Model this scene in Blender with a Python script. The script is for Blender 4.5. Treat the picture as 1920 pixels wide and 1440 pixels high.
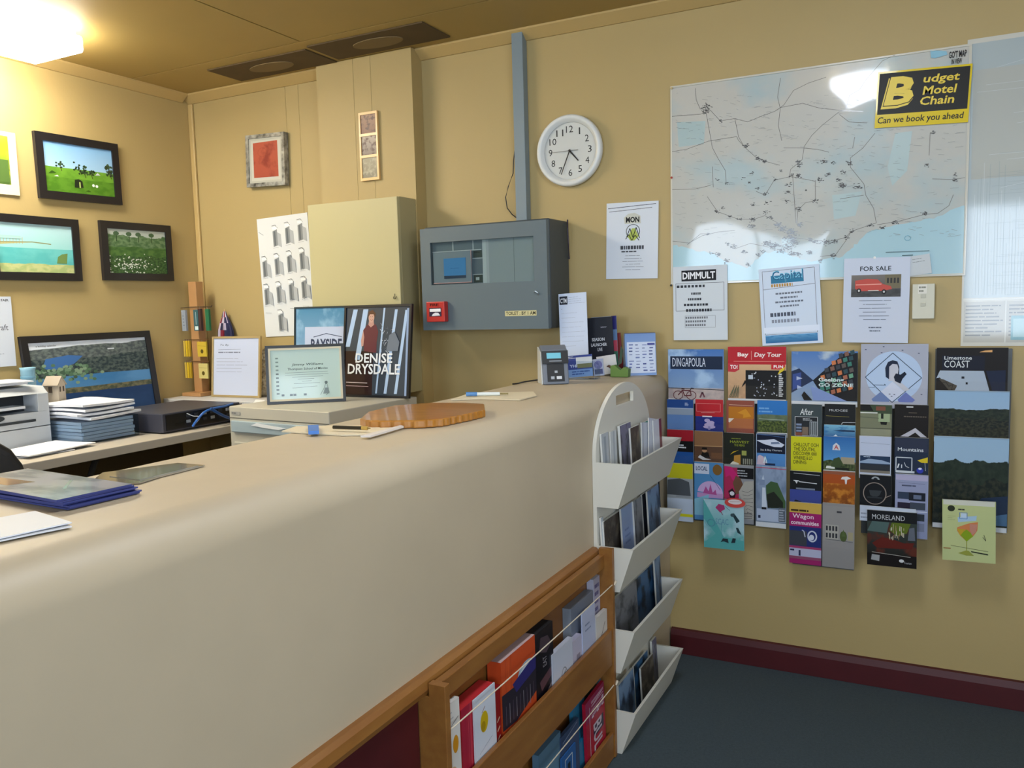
import bpy, math, random
from mathutils import Vector, Matrix
random.seed(7)
for o in list(bpy.data.objects): bpy.data.objects.remove(o)
SC = bpy.context.scene
COL = SC.collection
PI = math.pi

# ------------------------------------------------------------------ camera
H = 1.40
YAW, PIT, ROL, F = -0.47537471, -0.09495177, -0.02772951, 1553.577
fw = Vector((math.sin(YAW)*math.cos(PIT), math.cos(YAW)*math.cos(PIT), math.sin(PIT)))
r0 = fw.cross(Vector((0, 0, 1))).normalized()
u0 = r0.cross(fw)
rt = r0*math.cos(ROL) + u0*math.sin(ROL)
up = -r0*math.sin(ROL) + u0*math.cos(ROL)
cd = bpy.data.cameras.new('camera')
cam = bpy.data.objects.new('camera', cd)
COL.objects.link(cam)
cam.matrix_world = Matrix(((rt.x, up.x, -fw.x, 0), (rt.y, up.y, -fw.y, 0), (rt.z, up.z, -fw.z, H), (0, 0, 0, 1)))
cd.lens = F/1920*36
cd.sensor_width = 36
cd.clip_start = 0.02
SC.camera = cam

# ------------------------------------------------------------------ light
SC.view_settings.view_transform = 'Standard'
SC.view_settings.look = 'None'
SC.view_settings.gamma = 1
SC.view_settings.use_curve_mapping = False
SC.view_settings.exposure = 0.10
wd = bpy.data.worlds.new('sky'); SC.world = wd; wd.use_nodes = True
wd.node_tree.nodes['Background'].inputs[0].default_value = (0.62, 0.78, 1.0, 1)
wd.node_tree.nodes['Background'].inputs[1].default_value = 1.2
LEFT_LAMP = 30.0      # emission of the diffuser over the desk
MAIN_LAMP = 24.0       # emission of the diffuser over the visitors' side
DAY = 58              # daylight through the windows behind the camera (W per window)

XR_ = 2.3
def area(name, loc, rot, sx, sy, power, color):
    l = bpy.data.lights.new(name, 'AREA'); l.shape = 'RECTANGLE'; l.size = sx; l.size_y = sy
    l.energy = power; l.color = color
    o = bpy.data.objects.new(name, l); COL.objects.link(o); o.location = loc; o.rotation_euler = rot
    return o
area('window_daylight', (-1.75, -2.98, 1.6), (PI/2, 0, 0), 1.5, 1.3, DAY, (0.72, 0.85, 1.0))
area('window_daylight', (XR_+.17, -.55, 1.55), (PI/2, 0, PI/2), 2.0, 1.4, 52, (0.74, 0.86, 1.0))
area('window_daylight', (0.95, -2.98, 1.6), (PI/2, 0, 0), 1.5, 1.3, DAY*1.3, (0.72, 0.85, 1.0))

# ------------------------------------------------------------------ unprojection onto real planes
def ray(x, y): return rt*((x-960)/F) - up*((y-720)/F) + fw
def onY(x, y, D):
    d = ray(x, y); p = d*(D/d.y); p.z += H; return p
def onX(x, y, D):
    d = ray(x, y); p = d*(D/d.x); p.z += H; return p
def onZ(x, y, z):
    d = ray(x, y); p = d*((z-H)/d.z); p.z += H; return p

# ------------------------------------------------------------------ materials
def lin(h):
    h = h.lstrip('#')
    c = [int(h[i:i+2], 16)/255 for i in (0, 2, 4)]
    return tuple(((v/12.92) if v <= .04045 else ((v+.055)/1.055)**2.4) for v in c) + (1,)
MC = {}
def mat(col, rough=.5, metal=0, bump=0, bs=200, var=0, vs=8, coat=0, emit=0, stretch=None, col2=None, name=None, spec=.5):
    key = (spec, col, rough, metal, bump, bs, var, vs, coat, emit, stretch, col2)
    if key in MC: return MC[key]
    m = bpy.data.materials.new(name or ('surface_' + col.strip('#'))); m.use_nodes = True
    nt = m.node_tree; N = nt.nodes; L = nt.links; b = N['Principled BSDF']
    c = lin(col)
    b.inputs['Base Color'].default_value = c
    b.inputs['Roughness'].default_value = rough
    b.inputs['Metallic'].default_value = metal
    if coat: b.inputs['Coat Weight'].default_value = coat; b.inputs['Coat Roughness'].default_value = .06
    if spec != .5: b.inputs['Specular IOR Level'].default_value = spec
    if emit:
        b.inputs['Emission Color'].default_value = c; b.inputs['Emission Strength'].default_value = emit
    if var or bump or col2:
        tc = N.new('ShaderNodeTexCoord'); mp = N.new('ShaderNodeMapping')
        L.new(tc.outputs['Object'], mp.inputs[0])
        if stretch: mp.inputs['Scale'].default_value = stretch
    if var or col2:
        n = N.new('ShaderNodeTexNoise'); n.inputs['Scale'].default_value = vs; n.inputs['Detail'].default_value = 5
        L.new(mp.outputs[0], n.inputs['Vector'])
        r = N.new('ShaderNodeValToRGB')
        r.color_ramp.elements[0].position = .3; r.color_ramp.elements[1].position = .7
        if col2: a, d = c, lin(col2)
        else: a = tuple(v*(1-var) for v in c[:3])+(1,); d = tuple(min(1, v*(1+var)) for v in c[:3])+(1,)
        r.color_ramp.elements[0].color = a; r.color_ramp.elements[1].color = d
        L.new(n.outputs[0], r.inputs[0]); L.new(r.outputs[0], b.inputs['Base Color'])
    if bump:
        n = N.new('ShaderNodeTexNoise'); n.inputs['Scale'].default_value = bs; n.inputs['Detail'].default_value = 3
        L.new(mp.outputs[0], n.inputs['Vector'])
        bp = N.new('ShaderNodeBump'); bp.inputs['Strength'].default_value = bump; bp.inputs['Distance'].default_value = .01
        L.new(n.outputs[0], bp.inputs['Height']); L.new(bp.outputs[0], b.inputs['Normal'])
    MC[key] = m
    return m

def clear(name='clear_acrylic', tint='#ffffff', gl=.12, rough=.05):
    k = (name, tint, gl)
    if k in MC: return MC[k]
    m = bpy.data.materials.new(name); m.use_nodes = True
    nt = m.node_tree; N = nt.nodes; L = nt.links
    N.remove(N['Principled BSDF'])
    t = N.new('ShaderNodeBsdfTransparent'); t.inputs[0].default_value = lin(tint)
    g = N.new('ShaderNodeBsdfGlossy'); g.inputs['Roughness'].default_value = rough
    fr = N.new('ShaderNodeFresnel'); fr.inputs[0].default_value = 1.45
    ad = N.new('ShaderNodeMath'); ad.operation = 'MULTIPLY_ADD'; ad.inputs[1].default_value = .7; ad.inputs[2].default_value = gl*.05
    L.new(fr.outputs[0], ad.inputs[0])
    ge = N.new('ShaderNodeNewGeometry'); iv = N.new('ShaderNodeMath'); iv.operation = 'SUBTRACT'; iv.inputs[0].default_value = 1
    L.new(ge.outputs['Backfacing'], iv.inputs[1])
    mu = N.new('ShaderNodeMath'); mu.operation = 'MULTIPLY'; L.new(iv.outputs[0], mu.inputs[0]); L.new(ad.outputs[0], mu.inputs[1])
    mx = N.new('ShaderNodeMixShader')
    L.new(mu.outputs[0], mx.inputs[0]); L.new(t.outputs[0], mx.inputs[1]); L.new(g.outputs[0], mx.inputs[2])
    L.new(mx.outputs[0], N['Material Output'].inputs[0])
    MC[k] = m
    return m

def pic(name, bottom, top, bands=(), rough=.35, coat=0, seed=0, blot=None, wav=0):
    """A printed picture: vertical blend of two inks, then bands (edge v, ragged, edge scale, ink A, ink B, grain)."""
    k = ('pic', name)
    if k in MC: return MC[k]
    m = bpy.data.materials.new('print_'+name); m.use_nodes = True
    nt = m.node_tree; N = nt.nodes; L = nt.links; b = N['Principled BSDF']
    b.inputs['Roughness'].default_value = rough; b.inputs['Specular IOR Level'].default_value = .2
    if coat: b.inputs['Coat Weight'].default_value = coat; b.inputs['Coat Roughness'].default_value = .05
    uv = N.new('ShaderNodeUVMap'); uv.uv_map = 'UVMap'
    sp = N.new('ShaderNodeSeparateXYZ'); L.new(uv.outputs[0], sp.inputs[0])
    def mix(fac, A, B):
        x = N.new('ShaderNodeMixRGB')
        L.new(fac, x.inputs[0])
        for i, q in ((1, A), (2, B)):
            if isinstance(q, str): x.inputs[i].default_value = lin(q)
            else: L.new(q, x.inputs[i])
        return x.outputs[0]
    def noise(scale, zz, detail=6):
        mp = N.new('ShaderNodeMapping'); L.new(uv.outputs[0], mp.inputs[0])
        mp.inputs['Location'].default_value = (zz*3.1+seed, zz*1.7+seed*2, zz)
        n = N.new('ShaderNodeTexNoise'); n.inputs['Scale'].default_value = scale; n.inputs['Detail'].default_value = detail
        L.new(mp.outputs[0], n.inputs['Vector']); return n.outputs[0]
    def thr(v, lo, hi):
        r = N.new('ShaderNodeMapRange'); r.inputs[1].default_value = lo; r.inputs[2].default_value = hi
        L.new(v, r.inputs[0]); return r.outputs[0]
    c = mix(sp.outputs[1], bottom, top)
    if blot:
        c = mix(thr(noise(blot[1], 9), .48, .62), c, blot[0])
    for i, (v, amp, sc, A, B, g) in enumerate(bands):
        e = N.new('ShaderNodeMath'); e.operation = 'MULTIPLY_ADD'; e.inputs[1].default_value = -amp*2
        L.new(noise(sc, i+1), e.inputs[0]); L.new(sp.outputs[1], e.inputs[2])
        msk = thr(e.outputs[0], v-amp+.004, v-amp-.004)
        c = mix(msk, c, mix(thr(noise(g, i+20), .42, .6), A, B))
    if wav:
        tc = N.new('ShaderNodeTexCoord'); n = N.new('ShaderNodeTexNoise'); n.inputs['Scale'].default_value = 3; n.inputs['Detail'].default_value = 1
        L.new(tc.outputs['Object'], n.inputs['Vector']); bp = N.new('ShaderNodeBump'); bp.inputs['Strength'].default_value = wav; bp.inputs['Distance'].default_value = .03
        L.new(n.outputs[0], bp.inputs['Height']); L.new(bp.outputs[0], b.inputs['Normal']); L.new(bp.outputs[0], b.inputs['Coat Normal'])
    L.new(c, b.inputs['Base Color'])
    MC[k] = m
    return m

WALLC = '#b39d69'
M_wall = mat(WALLC, .55, bump=.04, bs=90, var=.03, vs=1.5, name='wall_paint')
M_ceil = mat('#ab9154', .6, var=.04, vs=2, name='ceiling_paint')
M_trim = mat('#bda26a', .45, name='cornice_paint')
M_counter = mat('#bfb096', .5, bump=.25, bs=6, var=.05, vs=3, name='counter_finish')
M_wood = mat('#93642f', .4, col2='#835426', vs=6, stretch=(6, 1, 6), bump=.03, bs=40, name='stained_timber')
M_wooddk = mat('#8a5a28', .45, col2='#7a4c20', vs=6, stretch=(1, 1, 1), name='stained_ply')
M_maroon = mat('#4a0f16', .5, var=.1, name='maroon_paint')
M_carpet = mat('#46545c', .95, bump=.6, bs=400, var=.12, vs=120, name='carpet')
M_rackw = mat('#d9d7cd', .5, name='white_laminate')
M_black = mat('#111113', .4)
M_desk = mat('#b9b1a4', .4, name='desk_laminate')
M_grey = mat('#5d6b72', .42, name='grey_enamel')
CLEAR = clear()

# ------------------------------------------------------------------ mesh builder
class MB:
    def __init__(s):
        s.v = []; s.f = []; s.m = []; s.uv = []; s.mats = []
    def mi(s, m):
        if m not in s.mats: s.mats.append(m)
        return s.mats.index(m)
    def poly(s, pts, m, uv=None):
        n = len(s.v); s.v += [tuple(p) for p in pts]; s.f.append(tuple(range(n, n+len(pts)))); s.m.append(s.mi(m))
        s.uv.append(uv or [(0, 0)]*len(pts))
    def mesh(s, vs, fs, m):
        n = len(s.v); s.v += [tuple(p) for p in vs]; k = s.mi(m)
        for f in fs:
            s.f.append(tuple(n+i for i in f)); s.m.append(k); s.uv.append([(0, 0)]*len(f))
        return s
    def box(s, x0, x1, y0, y1, z0, z1, m, fr=None):
        v = [(x0, y0, z0), (x1, y0, z0), (x1, y1, z0), (x0, y1, z0), (x0, y0, z1), (x1, y0, z1), (x1, y1, z1), (x0, y1, z1)]
        return s.mesh(v, [(0, 3, 2, 1), (4, 5, 6, 7), (0, 1, 5, 4), (1, 2, 6, 5), (2, 3, 7, 6), (3, 0, 4, 7)], m)
    def prism(s, pts, axis, a, b, m):
        """pts 2D outline extruded along axis between a and b"""
        def P(p, t):
            if axis == 'x': return (t, p[0], p[1])
            if axis == 'y': return (p[0], t, p[1])
            return (p[0], p[1], t)
        n = len(pts); v = [P(p, a) for p in pts] + [P(p, b) for p in pts]
        f = [tuple(range(n))[::-1], tuple(range(n, 2*n))] + [(i, (i+1) % n, n+(i+1) % n, n+i) for i in range(n)]
        return s.mesh(v, f, m)
    def tube(s, pts, r, m, n=8):
        pts = [Vector(p) for p in pts]; vs = []; fs = []
        for i, p in enumerate(pts):
            d = (pts[min(i+1, len(pts)-1)]-pts[max(i-1, 0)]).normalized()
            a = d.cross(Vector((0, 0, 1))) if abs(d.z) < .95 else d.cross(Vector((1, 0, 0)))
            a.normalize(); b = d.cross(a)
            rr = r[i] if isinstance(r, (list, tuple)) else r
            for k in range(n):
                t = 2*PI*k/n; vs.append(p+a*rr*math.cos(t)+b*rr*math.sin(t))
        for i in range(len(pts)-1):
            for k in range(n): fs.append((i*n+k, i*n+(k+1) % n, (i+1)*n+(k+1) % n, (i+1)*n+k))
        fs.append(tuple(range(n))[::-1]); fs.append(tuple(range((len(pts)-1)*n, len(pts)*n)))
        return s.mesh(vs, fs, m)
    def lathe(s, prof, m, n=32, axis='z', c=(0, 0, 0)):
        vs = []; fs = []
        for (r, h) in prof:
            for k in range(n):
                t = 2*PI*k/n; a, b = r*math.cos(t), r*math.sin(t)
                p = (a, b, h) if axis == 'z' else ((a, h, b) if axis == 'y' else (h, a, b))
                vs.append((p[0]+c[0], p[1]+c[1], p[2]+c[2]))
        for i in range(len(prof)-1):
            for k in range(n): fs.append((i*n+k, i*n+(k+1) % n, (i+1)*n+(k+1) % n, (i+1)*n+k))
        return s.mesh(vs, fs, m)
    def obj(s, name, parent=None, loc=(0, 0, 0), rot=(0, 0, 0), bevel=0, smooth=False, seg=2):
        me = bpy.data.meshes.new(name); me.from_pydata(s.v, [], s.f)
        for m in s.mats: me.materials.append(m)
        me.polygons.foreach_set('material_index', s.m)
        ul = me.uv_layers.new(name='UVMap'); flat = [c for f in s.uv for q in f for c in q]
        ul.data.foreach_set('uv', flat)
        if smooth: me.polygons.foreach_set('use_smooth', [True]*len(s.f))
        me.update()
        o = bpy.data.objects.new(name, me); COL.objects.link(o)
        o.location = loc; o.rotation_euler = rot
        if parent is not None: o.parent = parent
        if bevel:
            w = o.modifiers.new('weld', 'WELD'); w.merge_threshold = 1e-5
            b = o.modifiers.new('bevel', 'BEVEL'); b.width = bevel; b.segments = seg; b.limit_method = 'ANGLE'; b.angle_limit = .6
            if smooth is None: pass
        return o

def thing(name, label, cat, loc=(0, 0, 0), rot=(0, 0, 0), group=None):
    o = bpy.data.objects.new(name, None); COL.objects.link(o); o.empty_display_size = .05
    o.location = loc; o.rotation_euler = rot
    o['label'] = label; o['category'] = cat
    if group: o['group'] = group
    return o
def tag(o, label, cat, group=None, kind=None):
    o['label'] = label; o['category'] = cat
    if group: o['group'] = group
    if kind: o['kind'] = kind
    return o
def struct(o, label=None):
    o['kind'] = 'structure'
    if label: o['label'] = label; 
    return o

# ------------------------------------------------------------------ lettering
TC = {}
def glyphs(s, bold=0, shear=0, space=1):
    k = (s, bold, shear, space)
    if k in TC: return TC[k]
    cu = bpy.data.curves.new('t', 'FONT'); cu.body = s; cu.resolution_u = 2; cu.offset = bold; cu.shear = shear; cu.space_character = space
    o = bpy.data.objects.new('t', cu); COL.objects.link(o)
    bpy.context.view_layer.update()
    me = o.to_mesh()
    vs = [(v.co.x, v.co.y) for v in me.vertices]; fs = [tuple(p.vertices) for p in me.polygons]
    o.to_mesh_clear(); bpy.data.objects.remove(o); bpy.data.curves.remove(cu)
    if vs:
        x0 = min(v[0] for v in vs); x1 = max(v[0] for v in vs); y0 = min(v[1] for v in vs); y1 = max(v[1] for v in vs)
        vs = [((x-x0)/max(1e-6, x1-x0), (y-y0)/max(1e-6, y1-y0)) for x, y in vs]
    TC[k] = (vs, fs)
    return TC[k]

# ------------------------------------------------------------------ flat printed things (front face looks along local -y)
class Art(MB):
    def __init__(s, w, h, t=.001, base='#e8e8e6', rough=.45, edge=None, coat=0):
        super().__init__(); s.w = w; s.h = h; s.t = t; s.k = 0; s.rough = rough; s.coat = coat
        bm = s.M(base); em = s.M(edge) if edge else bm
        s.box(0, w, 0, t, 0, h, em)
        s.k = 1; s.r(0, 0, 1, 1, base)
    def M(s, c):
        return mat(c, s.rough, coat=s.coat, spec=.2) if isinstance(c, str) else c
    def y(s): return -.00008*s.k
    def up(s): s.k += 1; return s
    def r(s, u0, v0, u1, v1, c, up=True):
        if up: s.k += 1
        y = s.y()
        s.poly([(u0*s.w, y, v0*s.h), (u1*s.w, y, v0*s.h), (u1*s.w, y, v1*s.h), (u0*s.w, y, v1*s.h)], s.M(c), [(0, 0), (1, 0), (1, 1), (0, 1)])
        return s
    def p(s, pts, c):
        s.k += 1; y = s.y()
        a = sum(pts[i][0]*pts[(i+1) % len(pts)][1]-pts[(i+1) % len(pts)][0]*pts[i][1] for i in range(len(pts)))
        if a < 0: pts = pts[::-1]
        s.poly([(u*s.w, y, v*s.h) for u, v in pts], s.M(c), list(pts)); return s
    def c(s, u, v, ru, rv, col, n=24, a0=0, a1=2*PI):
        return s.p([(u+ru*math.cos(a0+(a1-a0)*i/n), v+rv*math.sin(a0+(a1-a0)*i/n)) for i in range(n)], col)
    def ln(s, pts, wd, c):
        s.k += 1; y = s.y(); q = [(u*s.w, v*s.h) for u, v in pts]
        for (a, b), (d, e) in zip(q, q[1:]):
            L = math.hypot(d-a, e-b)
            if L < 1e-6: continue
            nx, ny = -(e-b)/L*wd/2, (d-a)/L*wd/2
            s.poly([(a-nx, y, b-ny), (d-nx, y, e-ny), (d+nx, y, e+ny), (a+nx, y, b+ny)], s.M(c))
        return s
    def ring(s, u, v, ru, rv, wd, c, n=28):
        return s.ln([(u+ru*math.cos(2*PI*i/n), v+rv*math.sin(2*PI*i/n)) for i in range(n+1)], wd, c)
    def frame(s, u0, v0, u1, v1, wd, c):
        return s.ln([(u0, v0), (u1, v0), (u1, v1), (u0, v1), (u0, v0)], wd, c)
    def tx(s, txt, u0, v0, u1, v1, c, bold=0, shear=0, rot=0):
        s.k += 1; y = s.y(); vs, fs = glyphs(txt, bold, shear)
        if rot == 90: P = [(u0+(1-b)*(u1-u0), v0+a*(v1-v0)) for a, b in vs]
        elif rot == -90: P = [(u0+b*(u1-u0), v1-a*(v1-v0)) for a, b in vs]
        else: P = [(u0+a*(u1-u0), v0+b*(v1-v0)) for a, b in vs]
        s.mesh([(a*s.w, y, b*s.h) for a, b in P], fs, s.M(c)); return s
    def words(s, u0, v0, u1, v1, n, c, fill=.4, center=False, seed=1, long=.25):
        rr = random.Random(seed); s.k += 1; y = s.y(); dv = (v1-v0)/n
        for i in range(n):
            vb = v1-dv*(i+1)+dv*(1-fill)/2; vt = vb+dv*fill
            wl = (u1-u0)*rr.uniform(.55, 1); u = u0+((u1-u0)-wl)/2 if center else u0
            e = u+wl
            while u < e:
                d = min(e-u, (u1-u0)*rr.uniform(.05, long))
                if d > (u1-u0)*.02:
                    s.poly([(u*s.w, y, vb*s.h), ((u+d)*s.w, y, vb*s.h), ((u+d)*s.w, y, vt*s.h), (u*s.w, y, vt*s.h)], s.M(c))
                u += d+(u1-u0)*.025
        return s

def rectY(c, Y):
    """pixel corners TL,TR,BR,BL on the plane y=Y -> bottom left point, width, height, roll"""
    TL, TR, BR, BL = [onY(q[0], q[1], Y) for q in c]
    w = ((TR-TL).length+(BR-BL).length)/2; h = ((TL-BL).length+(TR-BR).length)/2
    d = (TR-TL).normalized()+(BR-BL).normalized(); roll = math.atan2(d.z, d.x)
    cen = (TL+TR+BR+BL)/4
    bl = cen - Vector((math.cos(roll), 0, math.sin(roll)))*w/2 - Vector((-math.sin(roll), 0, math.cos(roll)))*h/2
    return bl, w, h, roll
def rectX(c, X):
    TL, TR, BR, BL = [onX(q[0], q[1], X) for q in c]
    w = ((TR-TL).length+(BR-BL).length)/2; h = ((TL-BL).length+(TR-BR).length)/2
    d = (TR-TL).normalized()+(BR-BL).normalized(); roll = math.atan2(d.z, d.y)
    cen = (TL+TR+BR+BL)/4
    bl = cen - Vector((0, math.cos(roll), math.sin(roll)))*w/2 - Vector((0, -math.sin(roll), math.cos(roll)))*h/2
    return bl, w, h, roll
def put(a, name, label, cat, bl, roll=0, side='back', tilt=0, group=None, parent=None, rz=0):
    rzz = {'back': 0, 'left': PI/2}[side] + rz
    o = a.obj(name, parent, loc=bl, rot=(tilt, -roll, rzz))
    if label: tag(o, label, cat, group)
    return o

# ================================================================== THE ROOM
XL, XR, YB, YF, ZC = -3.43, 2.3, 3.14, -2.8, 2.505
m = MB(); m.box(XL-.1, XR+.1, YF-.1, YB+.1, -.1, 0, M_carpet); struct(m.obj('floor'))
# ceiling with shallow panel joints
m = MB()
jx = -2.36; jy = 2.765; g = .004
for (a, b) in ((XL, jx-g), (jx+g, -.9-g), (-.9+g, .6-g), (.6+g, XR)):
    m.box(a, b, YF, jy-g, ZC, ZC+.02, M_ceil)
m.box(XL, XR, jy+g, YB, ZC, ZC+.02, M_ceil)
m.box(XL-.1, XR+.1, YF-.1, YB+.1, ZC+.02, ZC+.1, mat('#3a3020', .8))
struct(m.obj('ceiling'))
# back wall: sheeting with fine open joints
m = MB()
js = [-2.79, -2.71, -2.55]
xs = [XL-.1] + js + [XR+.1]
for i in range(len(xs)-1):
    m.box(xs[i]+(.0008 if i else 0), xs[i+1]-(.0008 if i < len(xs)-2 else 0), YB, YB+.012, 0, ZC, M_wall)
m.box(XL-.1, XR+.1, YB+.012, YB+.1, 0, ZC, mat('#6a5530', .8))
struct(m.obj('wall_back'))
# boxed column on the back wall
m = MB()
CX0, CX1, CY = -2.53, -2.015, 3.06
for a, b in ((CX0, -2.3245), (-2.323, -2.23), (-2.2285, CX1)):
    m.box(a, b, CY, CY+.01, 0, ZC-.002, M_wall)
m.box(CX0, CX1, CY+.01, YB-.001, 0, ZC-.002, M_wall)
struct(m.obj('wall_column'))
m = MB(); m.box(XL-.1, XL, YF-.1, YB-.001, 0, ZC, M_wall); struct(m.obj('wall_left'))
m = MB(); m.box(XR, XR+.1, YF-.1, -1.5, 0, ZC, M_wall); m.box(XR, XR+.1, .4, YB-.001, 0, ZC, M_wall)
m.box(XR, XR+.1, -1.5, .4, 0, .85, M_wall); m.box(XR, XR+.1, -1.5, .4, 2.25, ZC, M_wall); struct(m.obj('wall_right'))
m = MB(); wm = mat('#e6e2d8', .4)
for q in (-1.5, -.57, .36): m.box(XR+.03, XR+.09, q, q+.04, .85, 2.25, wm)
m.box(XR+.03, XR+.09, -1.5, .4, .85, .89, wm); m.box(XR+.03, XR+.09, -1.5, .4, 2.21, 2.25, wm); f = struct(m.obj('window_3'))
m = MB(); m.box(XR+.058, XR+.063, -1.46, .36, .89, 2.21, clear('window_glass')); m.obj('pane', f)
# front wall with two window openings
m = MB()
wins = [(-2.5, -1.0), (.2, 1.7)]; z0, z1 = .95, 2.25
xs = [XL] + [v for w in wins for v in w] + [XR]
for i in range(0, len(xs), 2): m.box(xs[i], xs[i+1], YF-.1, YF, 0, ZC, M_wall)
for a, b in wins:
    m.box(a, b, YF-.1, YF, 0, z0, M_wall); m.box(a, b, YF-.1, YF, z1, ZC, M_wall)
struct(m.obj('wall_front'))
for i, (a, b) in enumerate(wins):
    m = MB(); wm = mat('#e6e2d8', .4)
    for q in (a, (a+b)/2-.02, b-.04): m.box(q, q+.04, YF-.09, YF-.03, z0, z1, wm)
    m.box(a, b, YF-.09, YF-.03, z0, z0+.04, wm); m.box(a, b, YF-.09, YF-.03, z1-.04, z1, wm)
    f = struct(m.obj('window_%d' % (i+1)))
    m = MB(); m.box(a+.04, b-.04, YF-.063, YF-.058, z0+.04, z1-.04, clear('window_glass')); m.obj('pane', f)
# cornice
def cornice(name, pts, axis, a, b):
    m = MB(); m.prism(pts, axis, a, b, M_trim); struct(m.obj(name))
cb = [(YB-.0005, ZC-.04), (YB-.008, ZC-.04), (YB-.05, ZC-.008), (YB-.05, ZC-.0005), (YB-.0005, ZC-.0005)]
cornice('trim_1', cb, 'x', XL+.001, CX0-.001)
cornice('trim_2', cb, 'x', CX1+.001, XR-.001)
cl = [(XL+.0005, ZC-.04), (XL+.008, ZC-.04), (XL+.05, ZC-.008), (XL+.05, ZC-.0005), (XL+.0005, ZC-.0005)]
cornice('trim_3', cl, 'y', YF+.001, YB-.05)
m = MB(); m.box(XL+.0005, XL+.032, YB-.014, YB-.0005, .99, ZC-.041, M_trim)
struct(m.obj('trim_4', bevel=.005))
# skirting
for nm, x0, x1 in (('baseboard_back', -.925, XR-.02),):
    m = MB(); m.prism([(YB-.0005, .001), (YB-.02, .001), (YB-.02, .075), (YB-.014, .098), (YB-.0005, .1)], 'x', x0, x1, M_maroon)
    struct(m.obj(nm))
m = MB(); m.prism([(XR-.0005, .001), (XR-.02, .001), (XR-.02, .075), (XR-.014, .098), (XR-.0005, .1)], 'y', YF+.01, YB-.02, M_maroon)
struct(m.obj('baseboard_right'))

# dark ceiling panels with a paler oval
for (a, b, y0, y1, lab) in ((-2.98, -2.405, 2.845, 3.055, 'dark brown ceiling panel with a pale oval, nearer the corner of the room'),
                       (-2.375, -1.80, 2.82, 3.03, 'dark brown ceiling panel with a pale oval, above the boxed column')):
    t = thing('ceiling_panel', lab, 'ceiling vent', ((a+b)/2, (y0+y1)/2, ZC), group='dark panels in the ceiling')
    m = MB(); w = (b-a)/2; d = (y1-y0)/2
    m.box(-w, w, -d, d, -.006, -.0005, mat('#57452a', .8, var=.1)); m.obj('panel', t)
    m = MB(); m.prism([(w*.42*math.cos(2*PI*i/32), d*.52*math.sin(2*PI*i/32)) for i in range(32)], 'z', -.009, -.006, mat('#7b6744', .8)); m.obj('pale_oval', t)
# fluorescent lamps
def lamp(lab, x0, x1, y0, y1, zb, st, ec):
    t = thing('ceiling_lamp', lab, 'ceiling light', ((x0+x1)/2, (y0+y1)/2, ZC)); w = (x1-x0)/2; d = (y1-y0)/2; hz = ZC-zb
    m = MB(); m.box(-w*.8, w*.8, -d+.01, d-.01, -.02, -.001, mat('#e8e8e4', .4)); m.obj('base', t)
    e = mat(ec, .5, emit=st, name='lamp_diffuser')
    m = MB(); m.box(-w, w, -d, d, -hz, -.02, e); m.obj('diffuser', t, bevel=.012)
lamp('glowing box-shaped fluorescent ceiling light above the desk', -3.27, -2.97, .95, 2.22, ZC-.085, LEFT_LAMP, '#fff9ea')
lamp('long fluorescent ceiling light above the visitors floor', -.50, -.20, 1.05, 1.75, ZC-.085, MAIN_LAMP, '#e9f1ff')

# ================================================================== COUNTER
XC0, XC1, ZT = -1.335, -.93, 1.12
t = thing('reception_counter', 'long beige reception counter with a rounded front edge running to the back wall', 'counter', (-1.13, 1.0, 0))
m = MB(); prof = [(XC0, .02), (XC0, ZT-.012), (XC0+.012, ZT)]
R_ = .065
for i in range(17):
    a = PI/2*(1-i/16); prof.append((XC1-R_+R_*math.cos(a), ZT-R_+R_*math.sin(a)))
prof += [(XC1, .02)]
m.prism([(x+1.13, z) for x, z in prof], 'y', -1.6, YB-.002-1.0, M_counter)
o = m.obj('body', t)
o.data.polygons.foreach_set('use_smooth', [True]*len(o.data.polygons)); o.data.set_sharp_from_angle(angle=.5)
w_ = o.modifiers.new('weighted', 'WEIGHTED_NORMAL'); w_.keep_sharp = True; w_.mode = 'FACE_AREA'; w_.weight = 100
M_ = M_wood
m = MB(); m.prism([(XC1+1.13, .618), (XC1+1.13+.022, .618), (XC1+1.13+.026, .63), (XC1+1.13+.022, .648), (XC1+1.13+.012, .655), (XC1+1.13, .655)], 'y', -1.6, 2.316-1.0, M_)
m.obj('timber_moulding', t)
m = MB(); m.box(XC1+1.13, XC1+1.13+.008, -1.6, 1.335-1.0, .02, .617, M_maroon); m.obj('maroon_panel', t)
# counter end stays clear of the floor by a plinth
m = MB(); m.box(XC0+1.13+.01, XC1+1.13-.01, -1.6, YB-.002-1.0, .001, .02, M_maroon); m.obj('plinth', t)

# ------------------------------------------------------------------ timber brochure rack on the counter front
RX0, RX1, RY0, RY1, RZT = XC1+.001, -.862, 1.345, 2.312, .645
t = thing('timber_brochure_rack', 'brown stained timber brochure rack with two tiers fixed low on the counter front', 'brochure rack', (RX0, (RY0+RY1)/2, 0))
ox, oy = -RX0, -(RY0+RY1)/2
def rb(name, x0, x1, y0, y1, z0, z1, mm, bev=.002):
    b = MB(); b.box(x0+ox, x1+ox, y0+oy, y1+oy, z0, z1, mm); return b.obj(name, t, bevel=bev)
for ya, yb, zt_, xe in ((RY0, RY0+.018, RZT, 0), (RY1-.018, RY1, RZT+.015, .004)):
    b = MB(); nx = RX0+.0275+ox
    b.prism([(RX0+ox, .003), (RX1+xe+ox, .003), (RX1+xe+ox, zt_), (nx, zt_), (nx, .6165), (RX0+ox, .6165)], 'y', ya+oy, yb+oy, M_wood)
    b.obj('end_panel', t, bevel=.0015)
rb('back_panel', RX0, RX0+.006, RY0+.018, RY1-.018, .003, .616, M_wooddk, 0)
rb('top_rail', RX0+.028, RX0+.046, RY0+.018, RY1-.018, .60, .642, M_wood)
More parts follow.
